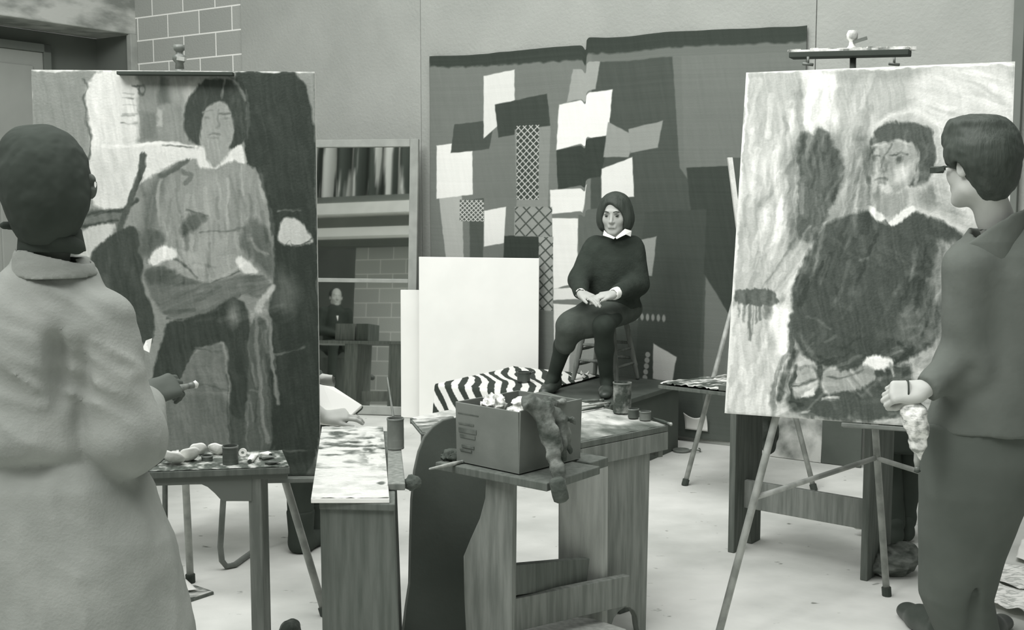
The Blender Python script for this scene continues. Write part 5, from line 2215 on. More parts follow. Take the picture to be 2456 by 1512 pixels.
# palette board with a white sheet on the floor at the left
q = [hz(x, y, .0) for x, y in ((396, 1466), (513, 1427), (470, 1412), (380, 1420))]
t = T('palette', 'smeared palette board lying on the floor beside the grey smock', 'palette', sum(q) / 4)
b = MB()
b.prism(q, V(0, 0, .012))
b.build('palette_board', 'wood_dark', t, bevel=.001)
b = MB()
cq = sum(q) / 4
b.prism([cq + (p_ - cq) * .96 + V(0, 0, .0125) for p_ in q], V(0, 0, .002))
b.build('paint_smear', 'mess_mid', t)
sheet('paper_sheet', 'blank white sheet on the floor palette beside the grey smock', [(370, 1426), (472, 1417), (446, 1392), (360, 1392)], 'paper', .018, .006, 'paper', seed=3)

# litter at the very bottom
c = hz(700, 1560, 0) + V(0, 0, .05)
S = SDF()
S.ell(c, (.036, .05, .06)).ell(c + V(-.02, 0, .0), (.02, .04, .045))
S.plane(c - V(0, 0, .048), (0, 0, -1))
o = sdfobj('boot_toe', S, [(c - .1, c + .1, .005)], 'rag', None, lambda P: .012 * (fbm(P * 30, 3) - .5))
o.name = 'dark_rag'
tag(o, 'dark rag heaped on the floor at the bottom edge left of the narrow bench', 'rag')
crumple('crumpled_paper', hz(1060, 1550, 0) + V(0, 0, .05), .05, 'tube_white', 'pale crumpled paper on the floor at the foot of the black board', 'paper', .02, 30, .005, sq=(1.5, 1, .8))
crumple('crumpled_paper', hz(1120, 1535, 0) + V(0, 0, .045), .042, 'tube_white', 'white crumpled ball on the floor in front of the bench leg', 'paper', .02, 30, .005)
o = sheet('paper_sheet', 'loose printed sheet on the bench foot board under the carton', [(1300, 1520), (1440, 1512), (1450, 1490), (1320, 1490)], 'newsprint', .03, .02, 'paper', seed=12)
# folding chair of the hidden student: tubular legs
ch = T('chair', 'tubular metal chair behind the left painting, sled leg showing under the desk', 'chair', (-1.28, 4.95, 0))
fl_ = on_floor(547, 1368)
f2_ = on_floor(631, 1318)
b = MB()
b.tube([V(fl_[0] + .0, fl_[1] + .02, .50), V(fl_[0] - .03, fl_[1] - .0, .10), V(fl_[0] - .025, fl_[1], .04), V(fl_[0] - .01, fl_[1] + .01, .014), fl_ + V(.02, .03, .012),
        f2_ + V(-.02, -.03, .012), f2_ + V(0, 0, .03), f2_ + V(0, 0, .46)], .0125, 10)
b.build('leg_frame', 'steel', ch, smooth=True)
b = MB()
b.tube([V(-1.70, 4.86, .46), V(-1.72, 4.86, .06), V(-1.71, 4.88, .014), V(-1.60, 5.12, .012), V(-1.59, 5.13, .04), V(-1.56, 5.12, .95)], .0125, 10)
b.build('leg_frame', 'steel', ch, smooth=True)
b = MB()
b.box(V(-1.36, 5.02, .47), (.56, .40, .02))
b.build('seat', 'wood_dark', ch, bevel=.006)
b = MB()
b.box(V(-1.58, 5.1, .82), (.02, .40, .2))
b.build('backrest', 'wood_dark', ch, bevel=.006)
# ---------------------------------------------------------------- people
def head_sdf(S, c, R, s=1.0, neck=True, ears=True, female=False):
    g = lambda x, y, z: c + R @ (V(x, y, z) * s)
    S.ell(g(0, -.018, .035), V(.077, .096, .088) * s, R, k=.01)
    S.ell(g(0, .022, -.030), V(.062, .068, .082) * s, R, k=.03 * s)
    S.cone(g(.042, .0, -.070), g(.012, .066, -.104), .026 * s, .018 * s, k=.03 * s)
    S.cone(g(-.042, .0, -.070), g(-.012, .066, -.104), .026 * s, .018 * s, k=.03 * s)
    S.ell(g(.040, .052, -.028), V(.022, .022, .024) * s, R, k=.025 * s)
    S.ell(g(-.040, .052, -.028), V(.022, .022, .024) * s, R, k=.025 * s)
    S.cone(g(-.030, .078, .026), g(.030, .078, .026), .011 * s, k=.012 * s)
    S.ell(g(.031, .096, .004), V(.017, .014, .011) * s, R, k=.010 * s, op='s')
    S.ell(g(-.031, .096, .004), V(.017, .014, .011) * s, R, k=.010 * s, op='s')
    S.ell(g(.031, .073, .003), V(.014, .014, .012) * s, R, k=.004 * s)
    S.ell(g(-.031, .073, .003), V(.014, .014, .012) * s, R, k=.004 * s)
    S.cone(g(0, .084, .008), g(0, .104, -.034), .0075 * s, .0105 * s, k=.010 * s)
    S.cone(g(-.011, .094, -.038), g(.011, .094, -.038), .0075 * s, k=.006 * s)
    S.cone(g(-.017, .080, -.062), g(.017, .080, -.062), .0060 * s, .0060 * s, k=.014 * s)
    S.cone(g(-.014, .081, -.072), g(.014, .081, -.072), .0066 * s, .0066 * s, k=.014 * s)
    if ears:
        for q in (-1, 1):
            S.ell(g(q * .079, -.008, -.008), V(.010, .019, .031) * s, R @ rotm((q * .35, 1, 0)), k=.006 * s)
            S.ell(g(q * .088, -.004, -.004), V(.006, .010, .018) * s, R @ rotm((q * .35, 1, 0)), k=.004 * s, op='s')
    return g


def hand_sdf(S, w, d, n, side=1, L=.185, curl=(.3, .35, .4, .5), thumb=(.5, .65, .3), tcurl=.3, k=.004, spread=.0):
    """w wrist, d pointing to the fingers, n out of the palm (fingers curl to n), side: thumb side sign"""
    d, n = unit(d), unit(n)
    n = unit(n - (n @ d) * d)
    s = np.cross(d, n) * side
    q = L / .19
    K = []
    for i in range(4):
        off = (.027 - .018 * i) * q
        kn = w + d * (.092 - .004 * abs(i - 1)) * q + s * off
        S.cone(w + d * .012 * q + s * off * .75 - n * .001, kn, .0150 * q, .0118 * q, k=.016)
        K.append((kn, s * (.012 - .008 * i) * spread))
    S.ell(w + d * .035 * q + s * .02 * q + n * .008, V(.022, .022, .016) * q, None, k=.02)
    for i, (kn, sp) in enumerate(K):
        ln = (.98, 1.08, 1.0, .78)[i] * q
        a, p = 0.0, kn
        r = .0098 * q * (1, 1, .95, .85)[i]
        for j, seg in enumerate((.043, .027, .021)):
            a += curl[i] * (1.0, 1.15, .8)[j]
            dd_ = unit(d * math.cos(a) + n * math.sin(a) + sp)
            e = p + dd_ * seg * ln
            S.cone(p, e, r, r * .91, k=k)
            r *= .91
            p = e
    td = unit(d * thumb[0] + s * thumb[1] + n * thumb[2])
    p = w + d * .022 * q + s * .022 * q
    e = p + td * .045 * q
    S.cone(p, e, .0150 * q, .0120 * q, k=.010)
    td2 = unit(td + (d * .6 - s * .4 + n * .4) * tcurl)
    e2_ = e + td2 * .032 * q
    S.cone(e, e2_, .0115 * q, .0100 * q, k=k)
    td3 = unit(td2 + (d * .6 - s * .5 + n * .4) * tcurl)
    S.cone(e2_, e2_ + td3 * .025 * q, .0100 * q, .0085 * q, k=k)
    return S


def body_sdf(J, s=1.0, slim=.74):
    S = SDF()
    R = J['R']
    head_sdf(S, J['head'], R, s, ears=J.get('ears', True))
    S.cone(J['head'] + R @ V(0, -.020, -.055) * s, J['neck'], .050 * s, .054 * s, k=.03)
    t = s * slim
    S.cone(J['neck'], J['chest'], .05 * t, .115 * t, k=.03)
    S.cone(J['chest'], J['pelvis'], .115 * t, .115 * t, k=.06)
    for q in 'LR':
        sh, el, wr = J['sh' + q], J['el' + q], J['wr' + q]
        S.cone(J['neck'] * .35 + J['chest'] * .65, sh, .05 * t, .052 * t, k=.03)
        S.cone(sh, el, .048 * t, .042 * t, k=.03)
        S.cone(el, wr, .042 * t, .026 * s, k=.02)
        hp, kn, an, to = J['hip' + q], J['kn' + q], J['an' + q], J['to' + q]
        S.cone(hp, kn, .080 * t, .055 * t, k=.05)
        S.cone(kn, an, .054 * t, .036 * t, k=.03)
        S.cone(an, to, .036 * t, .022 * t, k=.02)
    return S


def bounds(pts, pad):
    A = np.array(pts)
    return A.min(0) - pad, A.max(0) + pad


def eyes(parent, g, R, s=1.0, gaze=(0, 0)):
    for q in (-1, 1):
        b = MB()
        c = g(q * .031, .0795, .0015)
        b.lathe([(0, .0088), (.004, .0080), (.0070, .0052), (.0088, 0)], c - R[:, 1] * .003, R @ unit(V(gaze[0], 1, gaze[1])), n=16)
        b.v = [tuple(c + (np.array(p_) - c) - R[:, 2] * ((np.array(p_) - c) @ R[:, 2]) * .42 - R[:, 2] * .0015) for p_ in b.v]
        b.build('eye', 'eye', parent, smooth=True)
        b = MB()
        b.tube([g(q * .013, .0945, .023), g(q * .03, .093, .028), g(q * .048, .080, .022)], [.0025 * s, .003 * s, .0018 * s], 8)
        b.build('eyebrow', 'hair', parent, smooth=True)
        b = MB()
        b.tube([g(q * .017, .0875, .006), g(q * .031, .0895, .011), g(q * .045, .079, .006)], [.0014, .0026, .0014], 6)
        b.build('eyelid', 'hair', parent, smooth=True)


def shoe(parent, heel, toe, m='shoe', w=.045, h=.075, name='shoe'):
    S = SDF()
    d = unit(toe - heel)
    d[2] = 0
    d = unit(d)
    z = V(0, 0, 1)
    base = min(heel[2], toe[2])
    hl = V(heel[0], heel[1], base)
    tl = V(toe[0], toe[1], base)
    S.cone(hl + z * .04, hl + d * np.linalg.norm(tl - hl) * .55 + z * .034, .040 * w / .045, .042 * w / .045, k=.02, sq=(z, 1.0))
    S.cone(hl + d * np.linalg.norm(tl - hl) * .5 + z * .028, tl - d * .03 + z * .022, .044 * w / .045, .036 * w / .045, k=.02, sq=(z, .75))
    S.cone(hl + z * .05, hl + z * (h + .02), .036, .038, k=.02)
    S.plane(hl + z * .004, (0, 0, -1))
    lo, hi = bounds([hl, tl, hl + z * .1], .07)
    lo[2] = base - .006
    return sdfobj(name, S, [(lo, hi, .006)], m, parent)


# ---------- the seated model
YG = 6.62
hd = at(1474, 515, 6.66)
Rg = rotm(unit(V(-.30, -.95, -.10)))
J = dict(R=Rg, head=hd, neck=at(1478, 572, 6.74), chest=at(1474, 622, 6.74), pelvis=at(1472, 728, 6.84),
         shR=at(1418, 594, 6.74), elR=at(1389, 672, 6.66), wrR=at(1393, 704, 6.47),
         shL=at(1526, 594, 6.74), elL=at(1530, 680, 6.70), wrL=at(1472, 706, 6.45),
         hipR=at(1442, 737, 6.80), knR=at(1368, 778, 6.52), anR=at(1327, 905, 6.70), toR=at(1313, 928, 6.62),
         hipL=at(1496, 738, 6.82), knL=at(1447, 782, 6.42), anL=at(1455, 915, 6.60), toL=at(1452, 940, 6.50))
model = T('person', 'young woman in black sweater seated on the platform with hands in her lap', 'person',
          V(hd[0], 6.75, PZ))
S = body_sdf(J, .93)
gG = lambda x, y, z: hd + Rg @ V(x, y, z)
hand_sdf(S, J['wrR'], unit(at(1430, 718, 6.38) - J['wrR']), V(.0, .25, -1), side=-1, L=.17, curl=(.2, .22, .25, .3), thumb=(.8, .45, .1))
hand_sdf(S, J['wrL'], unit(at(1420, 712, 6.40) - J['wrL']), V(-.1, .35, -1), side=1, L=.16, curl=(.25, .3, .3, .35), thumb=(.8, .45, .0))
lo_h, hi_h = hd - V(.12, .14, .16), hd + V(.12, .13, .15)
hb0, hb1 = bounds([J['wrR'], J['wrL'], at(1440, 725, 6.34), at(1420, 712, 6.4)], .045)
allp = [J[k] for k in J if k != 'R']
lo, hi = bounds(allp, .13)
sdfobj('body', S, [(lo_h, hi_h, .0042), (hb0, hb1, .0035), (lo, V(hi[0], hi[1], lo_h[2] + .004), .012)], 'skin', model)
eyes(model, gG, Rg, gaze=(-.35, -.35))
b = MB()
b.tube([gG(-.018, .0885, -.0675), gG(0, .0925, -.0665), gG(.018, .0885, -.0675)], [.0015, .0026, .0015], 8)
b.build('lips', 'lip', model, smooth=True)
# bobbed hair with a parting
S = SDF()
S.ell(gG(0, -.025, .040), V(.094, .110, .092), Rg, k=.02)
S.ell(gG(.064, -.015, -.030), V(.046, .070, .074), Rg, k=.04)
S.ell(gG(-.064, -.015, -.030), V(.046, .070, .074), Rg, k=.04)
S.ell(gG(0, -.07, -.03), V(.09, .06, .075), Rg, k=.04)
S.ell(gG(0, .085, -.040), V(.068, .090, .092), Rg, k=.012, op='s')
S.ell(gG(.016, .11, .022), V(.050, .060, .066), Rg, k=.010, op='s')
S.cone(gG(.016, .085, .10), gG(.016, .02, .14), .004, .003, k=.008, op='s')
S.ell(gG(0, .02, -.17), V(.085, .10, .085), Rg, k=.02, op='s')
sdfobj('hair', S, [(hd - V(.16, .18, .17), hd + V(.16, .16, .17), .005)], 'hair', model,
       lambda P: .004 * (fbm(P * V(60, 60, 12), 2) - .5))
# sweater
S = SDF()
rows = []
for (y, xl, xr, Y, ry) in ((576, 1440, 1512, 6.74, .075), (590, 1412, 1532, 6.74, .10), (620, 1408, 1536, 6.74, .125), (660, 1402, 1534, 6.75, .135),
                           (700, 1404, 1532, 6.77, .14), (738, 1404, 1538, 6.79, .15)):
    p, q = at(xl, y, Y), at(xr, y, Y)
    rows.append((p[2], (p[0] + q[0]) / 2, Y, (q[0] - p[0]) / 2, ry))
S.loft(rows, k=.03)
S.cone(J['shR'] + V(.02, 0, 0), J['elR'], .068, .062, k=.05)
S.cone(J['elR'], J['wrR'] + (J['elR'] - J['wrR']) * .12, .060, .044, k=.03)
S.cone(J['shL'] + V(-.02, 0, 0), J['elL'], .068, .066, k=.05)
S.cone(J['elL'], J['wrL'] + (J['elL'] - J['wrL']) * .18, .062, .044, k=.03)
S.cone(J['neck'] + V(0, .01, -.02), J['neck'] + V(0, .0, .012), .066, .060, k=.03)
lo, hi = bounds([J['elR'], J['elL'], J['wrR'], J['neck'], J['pelvis'] + V(0, .1, 0), J['pelvis'] - V(0, .1, 0)], .09)
hi[2] = J['neck'][2] + .02
sdfobj('sweater', S, [(lo, hi, .009)], 'sweater', model, lambda P: .012 * (fbm(P * 14, 3) - .5))
# collar: two pointed wings; cuffs
for q, pts in ((-1, [(1449, 552, 6.60), (1446, 565, 6.585), (1472, 574, 6.56), (1476, 570, 6.56), (1456, 560, 6.58)]),
               (1, [(1499, 549, 6.60), (1515, 554, 6.62), (1513, 568, 6.61), (1501, 563, 6.585), (1479, 574, 6.56), (1476, 570, 6.56)])):
    b = MB()
    b.prism([at(*p_) for p_ in pts], V(0, .004, 0))
    b.build('collar', 'shirt', model, bevel=.002)
S = SDF()
nk = at(1475, 560, 6.68)
S.ell(nk, (.058, .062, .020)).ell(nk + V(0, 0, .02), (.048, .05, .03), k=.004, op='s')
sdfobj('collar', S, [(nk - .08, nk + .08, .005)], 'shirt', model)
for nm, f_ in (('R', .10), ('L', .16)):
    w_, e_2 = J['wr' + nm], J['el' + nm]
    dd_ = unit(e_2 - w_)
    S = SDF()
    S.cone(w_ + dd_ * .005, w_ + dd_ * .045, .034, .038, k=.005)
    S.cone(w_ - dd_ * .03, w_ + dd_ * .0, .026, .026, k=.003, op='s')
    lo, hi = bounds([w_, w_ + dd_ * .05], .05)
    sdfobj('cuff', S, [(lo, hi, .0045)], 'shirt', model, lambda P: .006 * (fbm(P * 40, 2) - .5))
# skirt
S = SDF()
S.ell(J['pelvis'] + V(0, -.02, -.03), (.160, .15, .085), k=.05)
S.cone(J['hipR'], J['knR'] + V(.01, .02, .0), .088, .074, k=.06)
S.cone(J['hipL'], J['knL'] + V(.01, .10, .02), .088, .070, k=.06)
S.cone((J['hipR'] + J['hipL']) / 2, (J['knR'] + J['knL']) / 2 + V(0, .08, .0), .09, .06, k=.06)
S.cone(J['knR'] + V(.02, .03, -.015), J['knL'] + V(-.02, .13, -.01), .066, .060, k=.06)
S.cone(J['knR'] + V(-.01, .0, -.02), J['knR'] + V(-.025, .05, -.12), .075, .06, k=.04)
S.plane(J['knL'] + V(.0, -.0, -.035), (.75, -.55, -.60), k=.01)
lo, hi = bounds([J['hipR'], J['hipL'], J['knR'], J['knL'], J['knR'] - V(0, 0, .12)], .12)
sdfobj('skirt', S, [(lo, hi, .009)], 'skirt', model, lambda P: .008 * (fbm(P * 12, 2) - .5))
for nm in 'RL':
    S = SDF()
    S.cone(J['hip' + nm], J['kn' + nm], .062, .054, k=.03)
    S.cone(J['kn' + nm], J['kn' + nm] * .6 + J['an' + nm] * .4 + V(0, .015, 0), .060, .052, k=.03)
    S.cone(J['kn' + nm] * .6 + J['an' + nm] * .4 + V(0, .015, 0), J['an' + nm], .052, .037, k=.03)
    S.cone(J['an' + nm], J['to' + nm], .036, .028, k=.02)
    lo, hi = bounds([J['hip' + nm], J['kn' + nm], J['an' + nm], J['to' + nm]], .09)
    lo[2] = PZ + .004
    sdfobj('stocking', S, [(lo, hi, .009)], 'stocking', model)
    tt = J['to' + nm]
    a_ = J['an' + nm].copy()
    a_[2] = PZ + .002
    tt[2] = PZ + .002
    shoe(model, a_ + unit(a_ - tt) * .03, tt + unit(tt - a_) * .08, w=.040, h=.05)

# ---------- painter at the left, back to us, pale smock
YL = 2.75
hl_ = at(112, 446, 2.73)
Rl = rotm(unit(V(.10, 1, .0)))
J = dict(R=Rl, head=hl_, neck=at(112, 585, 2.72), chest=at(95, 720, 2.75), pelvis=at(105, 1060, 2.78), ears=False,
         shR=at(262, 775, 2.73), elR=at(298, 1040, 2.72), wrR=at(356, 948, 3.04),
         shL=at(-52, 775, 2.74), elL=at(-110, 1040, 2.74), wrL=at(-30, 1010, 3.06),
         hipR=at(190, 1080, 2.78), knR=V(-.98, 2.80, .50), anR=V(-.96, 2.76, .09), toR=V(-.93, 2.96, .03),
         hipL=at(20, 1080, 2.78), knL=V(-1.24, 2.80, .50), anL=V(-1.27, 2.76, .09), toL=V(-1.30, 2.95, .03))
man = T('person', 'painter in a long pale smock seen from behind at the left edge', 'person',
        V(-1.12, 2.78, 0))
S = body_sdf(J, 1.0)
gL = lambda x, y, z: hl_ + Rl @ V(x, y, z)
# right ear, seen edge-on at the right of the head
S.ell(at(218, 447, 2.72), V(.016, .012, .031), rotm((.3, 1, 0)), k=.006)
S.ell(at(220, 443, 2.705), V(.0055, .03, .009), None, k=.003, op='s')
hand_sdf(S, J['wrR'], unit(V(.35, .55, .12)), unit(V(-.6, .2, -.6)), side=1, L=.19, curl=(.55, .6, .65, .7), thumb=(.75, .2, .5), tcurl=.4)
hand_sdf(S, J['wrL'], unit(V(.25, .9, .1)), unit(V(.2, 0, 1)), side=1, L=.19, curl=(.5, .5, .5, .5))
lo, hi = bounds([J[k] for k in J if k not in ('R', 'ears')], .14)
w0, w1 = J['wrR'] - V(.05, .05, .08), J['wrR'] + V(.16, .20, .12)
sdfobj('body', S, [(hl_ - V(.13, .15, .19), hl_ + V(.14, .16, .17), .0055), (w0, w1, .0038), (lo, V(hi[0], 2.97, hl_[2] - .185), .014)], 'skin_deep_shade', man)
S = SDF()
S.ell(at(109, 425, 2.71), (.099, .116, .122), None, k=.03)
S.ell(at(112, 480, 2.69), (.088, .085, .095), None, k=.04)
S.ell(at(108, 540, 2.71), (.062, .062, .06), None, k=.04)
S.ell(at(60, 360, 2.73), (.05, .08, .05), None, k=.03)
S.ell(at(110, 440, 2.92), (.13, .09, .15), None, k=.03, op='s')
sdfobj('hair', S, [(hl_ - V(.16, .19, .2), hl_ + V(.15, .17, .2), .005)], 'hair_black', man, lambda P: .008 * (fbm(P * 40, 3) - .5))
# black neckcloth with its ends sticking out sideways
S = SDF()
S.loft([(at(0, 605, 2.72)[2], hl_[0] + .004, 2.735, .078, .075), (at(0, 548, 2.72)[2], hl_[0] + .002, 2.735, .070, .068)], k=.01)
S.cone(at(60, 543, 2.70), at(8, 541, 2.67), .013, .009, k=.01)
S.cone(at(140, 575, 2.68), at(186, 592, 2.70), .022, .018, k=.01)
sdfobj('neckcloth', S, [(hl_ - V(.14, .16, .21), hl_ + V(.12, .12, -.06), .0055)], 'hair_black', man)
# smock
def ridge(n, pw=3):
    return (1 - np.abs(2 * n - 1)) ** pw


def smock_folds(P):
    z = P[:, 2]
    up = np.clip((z - .98) / .1, 0, 1)             # above the waist: crumpled crossways; below: long falls
    a = ridge(fbm(P @ np.array([[7, 1.5, 4], [1, 6, 0], [6, 2, 11]]), 2), 3)
    c = ridge(fbm(P @ np.array([[11, 0, 1], [0, 9, 0], [1.5, 0, 1.2]]) + 9, 2), 2)
    e = fbm(P @ np.array([[22, 0, 9], [0, 20, 0], [9, 0, 26]]), 2) - .5
    return .016 * (fbm(P * 5, 2) - .5) - .012 * a * (.2 + .8 * up) - .014 * c * (1 - up) + .006 * e * up + .002 * (fbm(P * 70, 2) - .5)


S = SDF()
rows = []
for (y, xl, xr, ry) in ((628, 38, 190, .085), (650, 18, 212, .098), (690, -40, 236, .115), (730, -60, 256, .13), (790, -60, 258, .145), (880, -45, 238, .155),
                        (980, -45, 228, .172), (1030, -50, 232, .180), (1065, -50, 240, .172), (1088, -55, 254, .148), (1110, -70, 290, .150), (1150, -85, 322, .170), (1300, -120, 384, .20), (1420, -140, 408, .22),
                        (1512, -155, 432, .235), (1600, -165, 450, .245)):
    p, q = at(xl, y, YL), at(xr, y, YL)
    rows.append((p[2], (p[0] + q[0]) / 2, YL + .02, (q[0] - p[0]) / 2, ry))
S.loft(rows, k=.04, pw=2.2)
for q, sh, el, wr in ((1, J['shR'], J['elR'], J['wrR']), (-1, J['shL'], J['elL'], J['wrL'])):
    S.cone(sh + V(-.02 * q, 0, .0), el + V(.0, 0, -.005), .074, .080, k=.022)
    S.ell(el + V(.0, 0, -.01), (.074, .08, .09), None, k=.03)
    S.cone(el + V(.0, .01, -.01), el * .3 + wr * .7, .080, .055, k=.03)
# raised folds and the big hollow between sleeve and back
S.ell(at(124, 890, YL - .150), V(.042, .085, .115), None, k=.03, op='s')
S.ell(at(182, 910, YL - .150), V(.034, .085, .11), None, k=.03, op='s')
S.cone(at(-20, 930, YL - .17), at(190, 1075, YL - .18), .018, .022, k=.06, op='s')
S.cone(at(34, 1390, YL - .225), at(42, 1620, YL - .24), .010, .03, k=.01, op='s')

S.loft([(at(0, 650, YL)[2] + .0, hl_[0] + .0, 2.735, .066, .064), (at(0, 560, YL)[2], hl_[0], 2.735, .078, .076)], k=.004, op='s')
lo, hi = bounds([V(r_0[1] - r_0[3], YL - .26, r_0[0]) for r_0 in rows] + [V(r_0[1] + r_0[3], YL + .28, r_0[0]) for r_0 in rows] + [J['elR'], J['elL'], J['wrR']], .03)
lo[0] = min(lo[0], J['elL'][0] - .1)
hi[0] = max(hi[0], J['elR'][0] + .11)
sdfobj('smock', S, [(lo, hi, .0095)], 'smock', man,
       smock_folds)
# stand-up collar of the smock
S = SDF()
z0, z1 = at(0, 655, 2.72)[2], at(0, 592, 2.72)[2]
S.loft([(z0 - .01, hl_[0] + .003, 2.745, .100, .100), (z1, hl_[0] + .003, 2.74, .083, .084)], k=.01)
S.loft([(z0 - .03, hl_[0] + .003, 2.745, .090, .09), (z1 + .02, hl_[0] + .003, 2.74, .076, .077)], k=.004, op='s')
S.plane(V(hl_[0], 2.66, z1 - .012), (.30, -.0, 1.0), k=.01)
sdfobj('collar', S, [(V(hl_[0] - .13, 2.62, z0 - .02), V(hl_[0] + .13, 2.87, z1 + .03), .005)], 'smock', man, lambda P: .006 * (fbm(P * V(10, 10, 60), 2) - .5))
b = MB()                               # shirt cuff / paper corner peeping out before the arm
b.prism([at(341, 838, 2.93), at(350, 817, 2.95), at(364, 812, 2.95), at(358, 846, 2.93)], V(0, .004, 0))
o = b.build('paper_scrap', 'paper')
tag(o, 'white paper corner sticking out beyond the pale smock\'s shoulder', 'paper')
# trousers and shoes
for nm in 'RL':
    S = SDF()
    S.cone(J['hip' + nm], J['kn' + nm], .09, .075, k=.03)
    S.cone(J['kn' + nm], J['an' + nm] + V(0, 0, -.03), .074, .066, k=.03)
    lo, hi = bounds([J['hip' + nm], J['kn' + nm], J['an' + nm]], .1)
    lo[2] = .03
    sdfobj('trouser_leg', S, [(lo, hi, .012)], 'trousers', man)
    a_ = J['an' + nm].copy()
    a_[2] = .002
    t_ = J['to' + nm].copy()
    t_[2] = .002
    shoe(man, a_ + V(0, -.03, 0), t_ + V(0, .08, 0))
# the brush in his hand
brush('long brush held out to the right by the painter in the pale smock', at(352, 950, 3.06), at(476, 921, 3.16), .0085, 'wood', 'tube_white')

# ---------- painter at the right, dark jacket
YR = 3.58
hr = at(2347, 396, 3.56)
Rr = rotm(unit(V(-.46, .88, -.03)))
J = dict(R=Rr, head=hr, neck=at(2385, 520, 3.58), chest=at(2425, 650, 3.62), pelvis=at(2385, 985, 3.66),
         shL=at(2322, 640, 3.55), elL=at(2318, 870, 3.60), wrL=at(2214, 938, 3.53),
         shR=at(2545, 640, 3.62), elR=at(2575, 870, 3.66), wrR=at(2510, 900, 3.90),
         hipL=at(2300, 1010, 3.64), knL=at(2292, 1270, 3.70), anL=V(1.50, 3.90, .09), toL=V(1.487, 4.05, .035),
         hipR=at(2452, 1010, 3.68), knR=at(2345, 1270, 3.74), anR=V(1.61, 3.87, .09), toR=V(1.72, 3.97, .035))
rman = T('person', 'painter at the right in a dark jacket and glasses, holding a white rag', 'person',
         V(1.55, 3.8, 0))
S = body_sdf(J, 1.02)
gR = lambda x, y, z: hr + Rr @ V(x, y, z)
hand_sdf(S, J['wrL'], unit(V(-.95, .1, -.06)), unit(V(.05, .85, -.6)), side=1, L=.19, curl=(1.05, 1.05, 1.05, 1.1), thumb=(.75, .25, .6), tcurl=.7)
lo, hi = bounds([J[k] for k in J if k != 'R'], .14)
w0, w1 = J['wrL'] - V(.17, .08, .09), J['wrL'] + V(.03, .10, .06)
sdfobj('body', S, [(hr - V(.15, .15, .20), hr + V(.15, .16, .17), .0055), (w0, w1, .0038), (V(w1[0], lo[1], lo[2]), V(hi[0], hi[1], hr[2] - .195), .014)], 'skin', rman)
S = SDF()
S.ell(at(2352, 366, 3.55), (.108, .112, .104), None, k=.03)
S.ell(at(2374, 392, 3.54), (.088, .10, .105), None, k=.03)
S.ell(at(2372, 430, 3.55), (.072, .080, .075), None, k=.03)
S.ell(at(2310, 325, 3.60), (.062, .075, .052), None, k=.03)
S.ell(at(2345, 300, 3.56), (.085, .085, .030), None, k=.03)
S.ell(at(2405, 345, 3.55), (.045, .07, .06), None, k=.03)
S.ell(at(2270, 450, 3.56), (.050, .14, .062), None, k=.015, op='s')
S.ell(gR(-.088, -.004, -.012), V(.022, .018, .028), Rr, k=.006, op='s')
S.ell(gR(0, .12, -.05), V(.09, .07, .09), Rr, k=.02, op='s')
sdfobj('hair', S, [(hr - V(.18, .18, .16), hr + V(.18, .18, .17), .0055)], 'hair', rman, lambda P: .010 * (fbm(P @ np.array([[20, 0, 30], [0, 30, 0], [50, 0, 10]]), 3) - .5))
# ear seen from behind and the glasses' arm
b = MB()
b.beam(at(2266, 403, 3.56), at(2246, 409, 3.63), .006, .014)
b.beam(at(2246, 409, 3.63), at(2249, 406, 3.66), .04, .018)
b.tube([at(2264, 401, 3.56), at(2288, 398, 3.545)], .003, 8)
b.build('glasses', 'black', rman)
# jacket
S = SDF()
rows = []
for (y, xl, xr, Y, ry) in ((548, 2330, 2490, 3.60, .085), (575, 2312, 2530, 3.60, .105), (610, 2296, 2560, 3.60, .125), (660, 2292, 2575, 3.61, .145),
                           (760, 2286, 2575, 3.63, .15), (880, 2270, 2560, 3.65, .15), (960, 2240, 2550, 3.66, .15), (1030, 2222, 2545, 3.67, .15)):
    p, q = at(xl, y, Y), at(xr, y, Y)
    rows.append((p[2], (p[0] + q[0]) / 2, Y, (q[0] - p[0]) / 2, ry))
S.loft(rows, k=.04)
S.cone(J['shL'] + V(.0, 0, .0), J['elL'] + V(-.012, -.01, 0), .078, .072, k=.05)
S.cone(J['elL'] + V(-.012, -.01, 0), J['elL'] * .08 + J['wrL'] * .92, .072, .047, k=.05)
S.plane(J['wrL'] + unit(J['elL'] - J['wrL']) * .012, J['wrL'] - J['elL'], k=.006)
S.cone(J['shR'], J['elR'], .078, .070, k=.05)
S.cone(J['elR'], J['elR'] * .1 + J['wrR'] * .9, .07, .05, k=.05)
S.cone(at(2330, 900, 3.50), at(2255, 1010, 3.50), .012, .010, k=.05, op='s')
S.loft([(at(0, 600, 3.6)[2], J['neck'][0], 3.575, .055, .055), (at(0, 520, 3.6)[2], J['neck'][0] - .005, 3.575, .075, .07)], k=.01, op='s')
lo, hi = bounds([V(r_0[1] - r_0[3], 3.45, r_0[0]) for r_0 in rows] + [V(r_0[1] + r_0[3], 3.84, r_0[0]) for r_0 in rows] + [J['wrL'], J['shR'], J['elR']], .06)
lo[0] = J['wrL'][0] - .06
sdfobj('jacket', S, [(lo, hi, .0105)], 'jacket', rman, lambda P: .020 * (fbm(P @ np.array([[10, 0, 4], [0, 8, 0], [4, 0, 5]]), 3) - .5))
